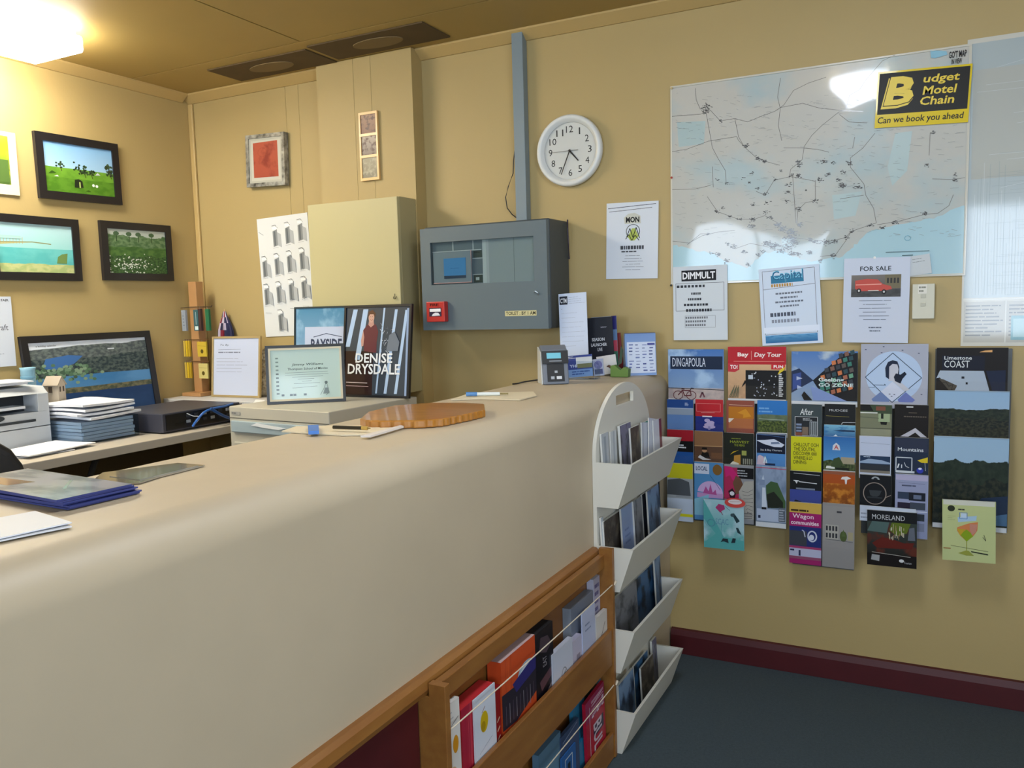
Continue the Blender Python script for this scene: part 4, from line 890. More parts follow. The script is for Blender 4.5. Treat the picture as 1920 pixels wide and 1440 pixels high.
b.k = 0; b.prism([(.0375+.0375*math.cos(2*PI*i/24), .018+.018*math.sin(2*PI*i/24)) for i in range(24)], 'y', 0, .001, mat('#c8443c', .4)); b.c(.5, .6, .33, .26, '#d9cfd0'); b.ln([(.25, .58), (.75, .66)], .0012, '#8a4040')
put(b, 'lips_sticker', 'small sticker of red lips, above the right corner of the teal booklet', 'sticker', bl-Vector((.0375, 0, .018)))
def e_d(a):
    a.r(0, 0, 1, 1, pic('dark_garden', '#1c1210', '#3a4440', seed=7, blot=('#5a2c20', 4))); a.r(0, .80, 1, 1, '#17181b'); a.tx('MORELAND', .1, .84, .76, .93, '#c9ccd0', bold=-.005)
    a.p([(.0, .62), (.1, .80), (.45, .80), (.4, .6)], '#4e6462'); a.p([(.45, .66), (.5, .80), (.88, .80), (.8, .62), (.6, .56)], '#5a6a22'); a.p([(.1, .4), (.3, .52), (.5, .5), (.75, .44), (.95, .46), (.9, .34), (.2, .32)], '#5e2018'); rr = random.Random(2)
    for _ in range(26): u = rr.uniform(.4, .75); v = rr.uniform(.45, .68); a.r(u, v, u+.012, v+rr.uniform(.04, .1), rr.choice(['#b9ad8c', '#9c8460', '#cfc9b4']))
    a.p([(.82, .5), (.85, .72), (.95, .74), (.97, .5)], '#5e6470'); a.r(0, 0, 1, .22, '#191413'); a.ln([(.1, .24), (.88, .20)], .0018, '#a8a49c'); a.p([(.08, .1), (.1, .2), (.26, .19), (.25, .08)], '#9a9c9e'); a.c(.7, .12, .05, .03, '#d0d2d4'); a.tx('Tourism', .75, .07, .90, .11, '#b9bcc0', bold=0)
loose('booklet', 'dark garden booklet with white title on black, hanging below the ringed cup brochure', 'booklet', [(1627, 955), (1720, 963), (1718, 1066), (1625, 1058)], 3.008, e_d, '#201a18')
loose('booklet', 'thin white booklet just behind the dark garden booklet', 'booklet', [(1612, 947), (1718, 955), (1716, 985), (1612, 975)], 3.018, lambda a: a.words(.02, .1, .2, .6, 2, '#8a93a4', fill=.4), '#b9c3d4', t=.004)
def e_y(a):
    a.r(0, 0, 1, 1, '#b4bd86'); a.r(.02, .92, .98, 1, '#c6c8bc'); a.c(.17, .86, .07, .05, '#2c3022'); a.words(.3, .83, .5, .87, 1, '#3a3c30', fill=.6, seed=1, long=.4)
    a.p([(.29, .72), (.30, .64), (.64, .68), (.65, .76)], '#9fbcd4'); a.frame(.33, .70, .47, .80, .0014, '#3f6ab0'); a.r(.35, .72, .46, .79, '#b6cbe0')
    a.p([(.28, .55), (.28, .50), (.34, .42), (.46, .33), (.58, .42), (.66, .52), (.67, .66), (.5, .63), (.3, .56)], '#c47a4a'); a.p([(.32, .45), (.46, .33), (.58, .42), (.56, .46), (.46, .53), (.36, .46)], '#7f9a1c'); a.p([(.28, .53), (.44, .53), (.34, .42)], '#b8982c'); a.p([(.52, .52), (.56, .44), (.64, .5), (.66, .62), (.52, .62)], '#b98270')
    a.ln([(.46, .34), (.46, .15)], .0022, '#8d9440'); a.p([(.30, .13), (.44, .18), (.50, .18), (.60, .105), (.45, .10)], '#8d9440'); a.ln([(.16, .25), (.86, .19)], .0013, '#5c6240'); a.p([(.54, .18), (.86, .15), (.86, .13), (.55, .16)], '#252820'); a.ln([(.02, .2), (.16, .2)], .003, '#96653c'); a.words(.1, .66, .26, .75, 3, '#8f9670', fill=.15, seed=2, long=.9); a.ln([(.76, .42), (.82, .36), (.78, .46)], .0015, '#4c5038')
loose('booklet', 'pale yellow green booklet with a wine glass, at the lower right of the wall racks', 'booklet', [(1769, 934), (1869, 944), (1865, 1055), (1765, 1051)], 3.0, e_y, '#b4bd86')

# ================================================================== LEFT PART OF THE BACK WALL
def windows_print(a):
    a.r(0, 0, 1, 1, '#dfe2e3')
    for r_ in range(4):
        for c_ in range(4):
            u = .05+.25*c_; v = .74-.235*r_+.012*c_
            if r_ == 0 and c_ == 0: a.ln([(u-.03, v+.15), (u+.06, v+.12)], .002, '#7b8084'); continue
            if r_ == 3 and c_ != 1: a.ln([(u, v+.17), (u+.12, v+.165)], .0015, '#8a8e90'); continue
            a.p([(u, v), (u, v+.13), (u+.09, v+.145), (u+.09, v+.01)], '#8e9294'); a.p([(u+.02, v+.01), (u+.02, v+.13), (u+.055, v+.13), (u+.055, v+.01)], '#6a6f72')
            a.p([(u+.09, v+.01), (u+.09, v+.12), (u+.16, v+.10), (u+.165, v-.01)], '#b3b7ba'); a.ln([(u-.01, v+.175), (u+.06, v+.18), (u+.10, v+.155)], .0025, '#54585a'); a.r(u, v+.145, u+.09, v+.165, '#f2f3f3'); a.ln([(u-.01, v-.01), (u+.1, v-.005)], .0015, '#a9adaf')
wallart('building_print', 'tall unframed black and white print of rows of windows, left of the wall cupboard', 'print', [(483, 410), (580, 399), (589, 626), (497, 633)], fn=windows_print, base='#dfe2e3')
# small red picture in a distressed silver frame
bl, w, h, roll = rectY([(459, 254), (532, 247), (534, 346), (463, 352)], YW-.03)
t = thing('small_framed_picture', 'small red picture in a distressed silver and black frame near the corner', 'framed picture', bl, (0, -roll, 0))
fm = mat('#b7b6ae', .35, col2='#3a3833', vs=30, metal=.2); fw_ = .018
b = MB()
for (x0, x1, z0, z1) in ((0, w, 0, fw_), (0, w, h-fw_, h), (0, fw_, fw_, h-fw_), (w-fw_, w, fw_, h-fw_)): b.box(x0, x1, 0, .029, z0, z1, fm)
b.obj('frame', t)
b = MB(); b.box(-.001, w+.003, .006, .030, -.002, h+.002, mat('#26241f', .5)); b.box(0, 0, 0, 0, 0, 0, fm); 
a = Art(w-2*fw_, h-2*fw_, .004, '#b9b8ac', rough=.4); a.r(.06, .05, .94, .95, '#c6c4b8'); a.p([(.13, .12), (.12, .9), (.86, .92), (.88, .12)], pic('red_print', '#a8503c', '#b65a44', seed=3, blot=('#8c3c30', 3))); a.ring(.4, .68, .13, .1, .001, '#8c4434'); put(a, 'picture', None, None, (fw_, .006, fw_), parent=t)
# narrow three-panel gold frame on the column
bl, w, h, roll = rectY([(672, 212), (706, 207), (711, 336), (676, 340)], CY-.014)
t = thing('narrow_triple_picture', 'narrow upright gold frame holding three small square pictures on the boxed column', 'framed picture', bl, (0, -roll, 0))
b = MB(); gm = mat('#e2b979', .3)
fz = [0, .04*1, .345, .375, .665, .70, .965, 1]; b_ = .011
for (x0, x1, z0, z1) in ((0, b_*.8, 0, h), (w-b_*.8, w, 0, h), (b_*.8, w-b_*.8, 0, h*.04), (b_*.8, w-b_*.8, h*.335, h*.375), (b_*.8, w-b_*.8, h*.65, h*.69), (b_*.8, w-b_*.8, h*.965, h)): b.box(x0, x1, 0, .012, z0, z1, gm)
b.obj('frame', t)
for i, (za, zb_, c1, c2) in enumerate(((.69, .965, '#8d6a58', '#a58772'), (.375, .65, '#8a7c72', '#b3a596'), (.04, .335, '#8f8876', '#a39c86'))):
    a = Art(w-b_*1.6, h*(zb_-za), .004, c1, rough=.5); a.r(0, 0, 1, 1, pic('tri%d' % i, c1, c2, seed=i*3, blot=('#6f5c55' if i < 2 else '#b3ab94', 4))); put(a, 'picture', None, None, (b_*.8, .005, h*za), parent=t)
# beige wall cupboard
W0, W1, WYf, Wz0, Wz1 = -2.50, -2.02, 2.92, 1.035, 1.868
t = thing('wall_cupboard', 'beige metal wall cupboard hung in front of the boxed column', 'cupboard', ((W0+W1)/2, CY, Wz0))
cx = (W0+W1)/2; cm = mat('#b9b084', .45)
b = MB(); b.box(W0-cx, W1-cx, WYf+.018-CY, -.001, 0, Wz1-Wz0, mat('#a89e76', .45)); b.obj('carcass', t, bevel=.002)
b = MB(); b.box(W0-cx, W1-cx, WYf-CY, WYf+.016-CY, .002, Wz1-Wz0-.002, cm); d_ = b.obj('door', t, bevel=.002)
p = onY(741, 556, WYf); b = MB(); pts = [(p.x-cx-.012+.012*math.sin(q*.4)*1.0, WYf-CY-.006, p.z-Wz0-.008*math.cos(q*.4-1.2)) for q in range(0, 1)]
b.tube([(p.x-cx-.007, WYf-CY-.003, p.z-Wz0), (p.x-cx-.005, WYf-CY-.006, p.z-Wz0-.008), (p.x-cx+.001, WYf-CY-.006, p.z-Wz0-.010), (p.x-cx+.007, WYf-CY-.006, p.z-Wz0-.006), (p.x-cx+.007, WYf-CY-.003, p.z-Wz0+.001)], .0016, mat('#3a3526', .4)); b.tube([(p.x-cx+.001, WYf-CY-.004, p.z-Wz0+.012), (p.x-cx+.001, WYf-CY-.004, p.z-Wz0-.004)], .0012, mat('#3a3526', .4)); b.obj('pull_hook', d_)
b = MB(); b.box(W1-cx-.0005, W1-cx+.0012, WYf+.06-CY, WYf+.064-CY, .14, .152, mat('#2a261c', .5)); b.obj('lock_slot', t)
# black plug point on the column's side
# ================================================================== LEFT WALL
def X_L(t): return XL+.003+t
def leftframe(corners, lab, fn, off=.018, group='black framed landscape photographs'):
    bl, w, h, roll = rectX(corners, XL+.004+off)
    t = thing('framed_photograph', lab, 'framed photograph', bl, (0, -roll, PI/2), group)
    b = MB(); f = .034; fm = mat('#1c1a1d', .35)
    for (x0, x1, z0, z1) in ((0, w, 0, f), (0, w, h-f, h), (0, f, f, h-f), (w-f, w, f, h-f)): b.box(x0, x1, 0, off, z0, z1, fm)
    b.obj('frame', t)
    a = Art(w-2*f, h-2*f, .004, '#888888', rough=.25, coat=.4); fn(a); put(a, 'photograph', None, None, (f, .007, f), parent=t)
    return t
def farm(a):
    a.r(0, 0, 1, 1, pic('farm', '#b9d6ea', '#7fb0dc', [(.50, .02, 2, '#5f8f2c', '#6fa034', 5), (.30, .05, 2, '#5b8a2a', '#4c7a22', 7)], seed=2))
    rr = random.Random(4)
    for (u, v, s_) in ((.22, .55, .05), (.5, .52, .075), (.56, .46, .06), (.66, .46, .04), (.95, .5, .09), (.93, .62, .04)):
        for _ in range(16): x, y = rr.gauss(u, s_*.55), rr.gauss(v, s_*.55); a.c(min(.98, x), y, .016, .02, rr.choice(['#2c3f2a', '#3b5234', '#22331f']), n=8); a.k -= .9
        a.ln([(u, v-.02), (u+.02, v-.12)], .003, '#3a3226')
    a.p([(.72, .42), (.76, .48), (.8, .43)], '#c9d0d0'); a.p([(.05, .36), (.1, .42), (.16, .38)], '#33521e'); a.p([(.12, .31), (.17, .34), (.19, .31)], '#d9ddd4')
    a.p([(.40, .12), (.41, .28), (.47, .30), (.52, .26), (.53, .13)], '#222b1e'); a.r(.47, .12, .49, .24, '#a9c06a'); a.c(.68, .2, .02, .03, '#dfe6e0'); a.c(.73, .19, .02, .03, '#dfe6e0'); a.p([(.55, .06), (.6, .09), (.64, .06)], '#36571e')
leftframe([(65, 245), (222, 270), (229, 385), (75, 370)], 'black framed photograph of a green hillside farm, highest on the left wall', farm)
c_ = onX(147, 412, XL+.022); d_ = onX(153, 527, XL+.022); w_ = .40
def jetty(a):
    a.r(0, 0, 1, 1, pic('jetty', '#7fd0c8', '#b6d9df', [(.50, .012, 2, '#5cb6b6', '#6fc4c2', 3), (.18, .05, 4, '#a9b97c', '#c3c88c', 9)], seed=6))
    a.ln([(0, .60), (.45, .63), (.7, .60)], .004, '#8c8c5c'); a.p([(0, .60), (0, .55), (.3, .60), (.45, .62)], '#b3b07c'); [a.ln([(.04*i, .58), (.04*i, .72)], .0016, '#b79a6a') for i in range(9)]; a.p([(.76, .2), (.78, .34), (.84, .40), (.92, .42), (.90, .2)], '#6f8c50'); a.r(0, .68, .3, .74, '#a7d0cc')
bl = Vector((XL+.022, c_.y-w_, 0)); zt = c_.z; zb = d_.z
t = thing('framed_photograph', 'black framed photograph of a turquoise bay with a jetty', 'framed photograph', (XL+.022, c_.y-w_, zb), (0, 0, PI/2), 'black framed landscape photographs')
b = MB(); f = .034; fm = mat('#1c1a1d', .35); w = w_; h = zt-zb
for (x0, x1, z0, z1) in ((0, w, 0, f), (0, w, h-f, h), (0, f, f, h-f), (w-f, w, f, h-f)): b.box(x0, x1, 0, .018, z0, z1, fm)
b.obj('frame', t)
a = Art(w-2*f, h-2*f, .004, '#7fd0c8', rough=.25, coat=.4); jetty(a); put(a, 'photograph', None, None, (f, .007, f), parent=t)
def garden(a):
    a.r(0, 0, 1, 1, pic('garden', '#8fa6a0', '#c3ccc2', [(.86, .10, 5, '#4c6b44', '#6f8a62', 14), (.6, .06, 4, '#3f6230', '#55783c', 9), (.4, .08, 7, '#2f4a2a', '#4c6c3c', 26)], seed=5))
    rr = random.Random(6)
    for _ in range(120): u = rr.gauss(.38, .2); v = rr.gauss(.2, .1); a.c(max(.02, min(.97, u)), max(.02, min(.45, v)), .011, .015, rr.choice(['#cfd8cc', '#b3c0b0', '#e2e8de']), n=6); a.k -= .95
    for u in (.15, .36, .52, .75): a.ln([(u, .72), (u+.01, .95)], .004, '#3c5236'); a.c(u, .9, .05, .05, '#4a6644', n=9)
    a.k += 2
leftframe([(188, 413), (320, 423), (327, 527), (196, 525)], 'black framed photograph of a garden with white flowers, nearest the corner', garden)
# unframed green poster and paper at the frame's left edge
cy = onX(28, 250, XL+.008); cz = onX(36, 367, XL+.008)
a = Art(.24, cy.z-cz.z, .0015, '#e6d9b4', rough=.4); a.r(0, .16, .86, .93, pic('green_leaf', '#3f5a2c', '#a9b82c', seed=1, blot=('#c6cc3c', 3))); a.r(.3, .2, .84, .55, '#4f6a34')
put(a, 'green_poster', 'white bordered green poster partly cut by the left edge of the picture', 'poster', Vector((XL+.008, cy.y-.24, cz.z)), 0, 'left')
cy = onX(20, 556, XL+.006); cz = onX(27, 686, XL+.006)
a = Art(.21, cy.z-cz.z, .001, '#ccd3df'); a.tx('FAIR', .80, .93, .95, .965, '#24262c', bold=.02); a.tx('Craft', .60, .52, .90, .60, '#3a3c44'); a.words(.3, .44, .97, .49, 1, '#3a3f55', fill=.5, seed=1); a.words(.2, .15, .95, .35, 3, '#8d94a4', fill=.12, seed=3)
put(a, 'printed_flyer', 'white flyer on the left wall above the printer', 'flyer', Vector((XL+.006, cy.y-.21, cz.z)), 0, 'left')

# ================================================================== DESK AREA
ZD, XD = .90, -2.80
t = thing('desk', 'pale grey desk along the left wall with papers and office machines on it', 'desk', (-3.1, 1.6, 0))
b = MB(); b.box(XL+.004+3.1, XD+3.1, -1.0, 3.08-1.6, ZD-.035, ZD, M_desk); b.obj('desktop', t, bevel=.003)
for y in (-.9, .2): b = MB(); b.box(XL+.02+3.1, XD-.06+3.1, y, y+.03, .002, ZD-.035, mat('#5c5348', .5)); b.obj('side_panel', t)
b = MB(); b.box(XL+.05+3.1, XL+.07+3.1, -.87, 1.3, .2, ZD-.035, mat('#4a3a22', .6)); b.obj('modesty_panel', t)
b = MB(); b.tube([(XD-.05+3.1, .45, ZD-.04), (XD-.12+3.1, .45, ZD-.16), (XL+.08+3.1, .45, ZD-.3)], .012, mat('#2a2622', .4)); b.obj('support_bracket', t)
ZS = .985
t = thing('white_ledge', 'white shelf unit top running behind the desk into the corner', 'shelf', (-3.1, 3.0, ZD))
b = MB(); b.box(-.325, .35, -.145, .135, .06, ZS-ZD, mat('#c9c9c8', .4)); b.obj('top_board', t, bevel=.003)
b = MB(); b.box(-.325, -.305, -.145, .135, .0012, .06, M_desk); b.box(.1, .12, -.08, .135, .0012, .06, M_desk); b.obj('upright', t)

# filing cabinet
ZF = 1.03
t = thing('low_filing_cabinet', 'beige metal cabinet with a shallow tray drawer, frames standing on top', 'cabinet', (-2.22, 2.63, 0), (0, 0, -.075))
cm = mat('#bab6a8', .45)
b = MB(); b.box(-.27, .27, -.25, .27, .05, ZF, cm); b.obj('body', t, bevel=.004)
b = MB(); b.box(-.26, .26, -.24, .26, .002, .05, mat('#35322c', .5)); b.obj('plinth', t)
b = MB(); b.box(-.2745, .2745, -.256, .2745, ZF-.042, ZF-.0, cm); b.obj('lid', t, bevel=.003) if False else None
d_ = MB(); d_.box(-.25, .20, -.262, -.251, ZF-.10, ZF-.055, mat('#9fb0b8', .4)); d_ = d_.obj('tray_drawer', t, bevel=.003)
b = MB(); b.prism([(-.10+.0, ZF-.058), (-.02, ZF-.064), (.06, ZF-.070), (.02, ZF-.078), (-.06, ZF-.074), (-.13, ZF-.068)], 'y', -.2655, -.263, mat('#dfe3e6', .5)); b.obj('paper_slip', d_)
a = Art(.05, .012, .0006, '#9c9c98'); a.words(.05, .1, .95, .9, 1, '#6c6c6c', fill=.6, seed=1); put(a, 'label_plate', None, None, (-.255, -.252, ZF-.032), parent=t)
b = MB(); b.box(-.27, .27, -.2512, -.2502, ZF-.047, ZF-.044, mat('#55524a', .5)); b.obj('front_seam', t)
for z in (.62, .30): 
    b = MB(); b.box(-.24, .24, -.26, -.251, z, z+.27, mat('#b2aea0', .45)); q = b.obj('drawer', t, bevel=.003); b = MB(); b.box(-.06, .06, -.275, -.261, z+.2, z+.215, mat('#77746c', .4)); b.obj('handle', q)

# standing frames
def standing(name, lab, cat, A, B, h, face_h, lean, fn, bw, fcol, inner=None, thick=.014, base='#d6e4e6'):
    """A,B bottom corners (world), upright frame leaning back"""
    d = B-A; w = d.length; rz = math.atan2(d.y, d.x)
    t = thing(name, lab, cat, A, (-lean, 0, rz))
    b = MB(); fm = fcol
    for (x0, x1, z0, z1) in ((0, w, 0, bw), (0, w, h-bw, h), (0, bw, bw, h-bw), (w-bw, w, bw, h-bw)): b.box(x0, x1, 0, thick, z0, z1, fm)
    b.obj('frame', t)
    if inner:
        b = MB(); q = inner[0]; im = inner[1]
        for (x0, x1, z0, z1) in ((bw, w-bw, bw, bw+q), (bw, w-bw, h-bw-q, h-bw), (bw, bw+q, bw+q, h-bw-q), (w-bw-q, w-bw, bw+q, h-bw-q)): b.box(x0, x1, .001, thick-.002, z0, z1, im)
        b.obj('inner_slip', t); bw = bw+q
    a = Art(w-2*bw, h-2*bw, .003, base, rough=.3, coat=.5); fn(a); put(a, 'print', None, None, (bw, .005, bw), parent=t)
    b = MB(); b.box(w*.45, w*.55, thick, thick+.003, .0+bw*.5, h*.6, mat('#1a1a1a', .6)); b.obj('back_strut', t)
    return t
def cert(a):
    a.r(0, 0, 1, 1, '#bcd3cd'); a.tx('Jimmy Williams', .30, .66, .76, .72, '#22302f', bold=.01, shear=.2); a.tx('Thompson School of Movies', .24, .57, .82, .63, '#22302f', bold=.01, shear=.1)
    for i, (x0, x1) in enumerate(((.2, .82), (.2, .83), (.3, .75), (.38, .62), (.44, .58), (.32, .7))): a.ln([(x0, .53-.045*i), (x1, .535-.045*i)], .0011, '#5a6a68')
    a.ln([(.3, .22), (.66, .24)], .001, '#3a4a48')
    for i in range(10): a.r(.07, .1+.08*i, .11, .13+.08*i, '#7b908c' if i > 5 else '#4c5c5a')
    for u in (.14, .26, .31, .46): a.r(u, .06, u+.04, .10, '#3f4c4b')
    a.ln([(.70, .06), (.76, .2), (.78, .28), (.8, .28), (.83, .1), (.78, .05)], .0013, '#2a3433'); a.c(.79, .31, .022, .03, '#5c6a68'); a.p([(.74, .08), (.77, .2), (.82, .2), (.83, .08)], '#78898a')
t_ = standing('framed_certificate', 'pale green certificate in a black and cream frame standing in front of a larger poster', 'certificate', Vector((-2.385, 2.50, ZF+.001)), Vector((-2.115, 2.645, ZF+.001)), .0, 0, .0, cert, .0, mat('#141414', .3)) if False else None
A_ = onZ(501, 759, ZF+.001); B_ = onZ(649, 752, ZF+.001)
hh = (onY(575, 652, (A_.y+B_.y)/2).z-ZF)*1.0
standing('framed_certificate', 'pale green certificate in a black and cream frame, in front of a larger poster', 'certificate', A_, B_, hh+.012, 0, .12, cert, .011, mat('#141414', .3), (.008, mat('#d6ccb0', .4)))
def pastry(a):
    a.r(0, 0, 1, 1, pic('blue_soft', '#9db9d8', '#4f86a8', seed=3, blot=('#8fb4cf', 3))); a.r(.18, 0, .98, .78, '#b9c4dc')
    a.tx('STUDIO', .22, .34, .6, .42, '#28304a', bold=.02); a.tx('BAYSIDE', .3, .5, .9, .64, '#34405c', bold=.03); a.tx('ROYAL', .42, .36, .98, .50, '#34405c', bold=.03); a.ln([(.3, .28), (.6, .25), (.95, .27)], .002, '#34405c'); a.ln([(.35, .66), (.6, .7), (.9, .66)], .003, '#34405c'); a.words(.3, .1, .9, .22, 2, '#55607c', fill=.4, seed=2)
def star(a):
    a.r(0, 0, 1, 1, '#3b4450'); a.r(0, 0, .45, .5, '#2a1618')
    for x0, x1, t0, b0 in ((.02, .12, .98, .55), (.18, .29, .98, .40), (.52, .57, .99, .02), (.66, .74, .97, .02), (.82, .90, .96, .02)):
        k_ = .10 if x0 < .3 else (.08 if x0 < .6 else .12)
        a.p([(x0+k_*.9, t0), (x1+k_*.6, t0), (x1-k_*.5, b0), (x0-k_*.2, b0)], '#a9c2e2')
    a.r(.955, .0, .985, .98, '#8fa4c8')
    a.p([(.30, .50), (.29, .66), (.28, .74), (.34, .80), (.40, .82), (.48, .80), (.52, .72), (.50, .6), (.50, .48)], '#5f2f38'); a.p([(.28, .74), (.25, .62), (.26, .55), (.29, .56), (.30, .66)], '#b98f84'); a.p([(.36, .80), (.37, .86), (.44, .86), (.45, .80), (.40, .77)], '#b98f84'); a.c(.405, .88, .045, .055, '#c39c8c'); a.p([(.35, .88), (.36, .95), (.42, .97), (.47, .93), (.46, .88), (.44, .92), (.38, .92)], '#5a3c2c'); a.ln([(.385, .86), (.41, .85), (.43, .86)], .0012, '#7c2c34'); a.r(.385, .89, .395, .895, '#2a2020'); a.r(.415, .89, .425, .895, '#2a2020')
    rr = random.Random(9)
    for _ in range(30): u = rr.uniform(.58, .8); v = rr.uniform(.5, .78); a.ln([(u, v), (u+rr.uniform(-.05, .05), v+rr.uniform(-.04, .05))], .0018, rr.choice(['#8f9db0', '#c3cbd8', '#5c6674']))
    a.p([(.66, .5), (.7, .68), (.78, .72), (.86, .6), (.84, .5)], '#6c7684'); a.tx('DENISE', .18, .365, .76, .475, '#dfe4ea', bold=.02); a.tx('DRYSDALE', .06, .235, .88, .355, '#dfe4ea', bold=.02)
    a.ln([(.04, .14), (.38, .135)], .003, '#d6c3c6'); a.ln([(.04, .10), (.40, .095)], .002, '#c9a9ae')
A_ = onY(640, 749, 2.80); B_ = onY(766, 747, 2.80); A_.z = B_.z = ZF+.001
zt = onY(703, 573, 2.84).z
standing('framed_show_poster', 'black framed poster of a performer in a maroon dress with large white lettering', 'framed poster', A_, B_, zt-ZF+.006, 0, .13, star, .010, mat('#15171f', .3), base='#3b4450')
A_ = onY(560, 752, 2.855); B_ = onY(655, 752, 2.855); A_.z = B_.z = ZF+.001
A_.y = 2.825; B_.y = 2.845
standing('framed_studio_poster', 'pale blue poster in a thin dark frame, half hidden behind the performer poster', 'framed poster', A_, B_, onY(600, 576, 2.87).z-ZF+.004, 0, .09, pastry, .007, mat('#1d3038', .3), base='#9db9d8')
# gold document frame
def letter(a): a.tx('To By', .14, .86, .34, .90, '#3a3e50', shear=.3); a.ln([(.1, .80), (.6, .81)], .0014, '#4b5164'); a.words(.1, .73, .6, .78, 1, '#7a8094', fill=.4, seed=2); a.words(.06, .38, .8, .68, 5, '#8d93a6', fill=.10, seed=3, long=.9)
A_ = onY(396, 743, 2.975); B_ = onY(486, 740, 2.99); A_.z = B_.z = ZS+.001
standing('framed_letter', 'white letter in a thin gold frame standing on the white ledge', 'framed letter', A_, B_, .300, 0, .10, letter, .010, mat('#c3ab78', .3, metal=.3), base='#c6cfe6')
# folded card beside it
a = Art(.06, .02, .001, '#dcdcda'); put(a, 'folded_card', 'small white card lying at the foot of the cream carved figure', 'card', onZ(475, 755, ZS+.002)+Vector((0, 0, 0)), 0, tilt=-.9)

# big picture leaning on the left wall
def lake(a):
    a.r(0, 0, 1, 1, pic('lake', '#5c6f8c', '#dfe6ef', [(.94, .09, 1.2, '#4a5356', '#6c7572', 26), (.80, .07, 2, '#2c3a40', '#54605c', 30), (.57, .03, 1.2, '#5a8fc0', '#3f78ac', 2), (.425, .02, 2, '#4c5446', '#7a7458', 24), (.36, .02, 1.5, '#2b4a78', '#25406a', 3)], seed=11))
    a.p([(.08, .68), (.12, .80), (.3, .83), (.42, .81), (.34, .72), (.2, .66)], '#3f6aa4')
    rr = random.Random(3)
    for _ in range(110): u = rr.gauss(.26, .12); v = rr.gauss(.63, .05); a.c(max(.02, u), v, .018, .02, rr.choice(['#6c8a70', '#55755c', '#809a80', '#48614e']), n=7); a.k -= .93
    a.k += 2; a.tx('a holiday calendar', .06, .94, .22, .97, '#4a4a4a'); a.r(.64, .87, .70, .885, '#c9d0d6')
P0 = onX(40, 625, XL+.03); P1 = onX(277, 620, XL+.03); P2 = onX(302, 755, XL+.075)
w = P1.y-P0.y+.02; lean = .13; hh = (P1.z-ZS)/math.cos(lean)
t = thing('leaning_lake_picture', 'large black framed lake landscape leaning against the left wall behind the papers', 'framed picture', (XL+.035+math.sin(lean)*hh, P1.y-w+.015, ZS+.001-.075), (-lean, 0, PI/2))
hh += .075
b = MB(); f = .03; fm = mat('#17161a', .35)
for (x0, x1, z0, z1) in ((0, w, 0, f), (0, w, hh-f, hh), (0, f, f, hh-f), (w-f, w, f, hh-f)): b.box(x0, x1, 0, .018, z0, z1, fm)
b.obj('frame', t)
a = Art(w-2*f, hh-2*f, .003, '#5c6f8c', rough=.3, coat=.2); lake(a); put(a, 'photograph', None, None, (f, .007, f), parent=t)

# printer
t = thing('office_printer', 'light grey office printer at the left end of the desk with papers on top', 'printer', (-3.13, 1.83, ZD+.001), (0, 0, 0))
PM = mat('#b7bcc1', .45); PD = mat('#2c3238', .4)
fx = 0.0; x0, x1, y0, y1 = -.27, 0, -.24, .235
b = MB(); b.box(x0, x1, y0, y1, 0, .075, PM); b.box(x0, x1-.012, y0+.004, y1-.004, .075, .078, PD); b.box(x0, x1, y0, y1, .078, .135, PM)
b.box(x0, x1, y1-.045, y1, .135, .205, PM); b.box(x0, x1, y0, y0+.045, .135, .205, PM); b.box(x0, x1-.09, y0+.045, y1-.045, .135, .205, PD)
b.prism([(x0, .205), (x1, .205), (x1-.03, .232), (x0, .240)], 'y', y0, y1, PM); b.obj('body', t, bevel=.003)
b = MB(); b.box(x1-.10, x1-.01, y0+.06, y1-.09, .152, .162, mat('#dfe4ea', .5)); b.obj('output_tray', t)
b = MB(); b.box(x1-.001, x1+.003, y0+.05, y1-.06, .098, .108, PD); b.obj('feed_slot', t)
b = MB(); b.prism([(.02+.035*math.cos(2*PI*i/16), .125+.012*math.sin(2*PI*i/16)) for i in range(16)], 'x', x1, x1+.003, PD); b.obj('tray_grip', t)
b = MB(); b.box(x1-.10, x1-.06, .12, .135, .228, .236, PD); b.box(x1-.10, x1-.06, .165, .18, .228, .236, PD); b.obj('keys', t) if False else None
b = MB(); b.box(x1-.05, x1-.03, .10, .15, .2225, .2265, mat('#8a9096', .4)); b.obj('control_button', t)
def sheet(w, d, th, col='#dfe2e8', seed=0, wav=.003, n=8):
    """a slightly wavy bundle of sheets, local origin at the centre"""
    rr = random.Random(seed); b = MB(); vs = []; fs = []
    ph = rr.uniform(0, 6)
    for top in (0, 1):
        for i in range(n+1):
            for j in range(n+1):
                x = -w/2+w*i/n; y = -d/2+d*j/n
                z = wav*(1+math.sin(ph+5*x/w+3*y/d))*.5*(1.0)
                vs.append((x, y, z+th*top))
    N2 = (n+1)*(n+1)
    for i in range(n):
        for j in range(n):
            a_ = i*(n+1)+j; fs.append((a_, a_+1, a_+n+2, a_+n+1)); c_ = a_+N2; fs.append((c_, c_+n+1, c_+n+2, c_+1))
    for i in range(n):
        for (p_, q_) in ((i*(n+1), (i+1)*(n+1)), ((i+1)*(n+1)+n, i*(n+1)+n), (i+1, i), (n*(n+1)+i, n*(n+1)+i+1)): fs.append((p_, q_, q_+N2, p_+N2))
    b.mesh(vs, fs, mat(col, .55)); return b
zp = ZD+.001+.242
for i, (dx, dy, rz, w_, d_, lab) in enumerate(((-.13, 0, .05, .2, .29, 'bundle of white paper lying on top of the printer'), (-.12, .02, -.12, .2, .29, 'loose white paper, uppermost on the printer'))):
    o = sheet(w_, d_, .004+.003*(1-i), seed=i, wav=.002).obj('paper_bundle', loc=(-3.13+dx, 1.86+dy, zp+.011*i), rot=(0, 0, rz)); tag(o, lab, 'paper')
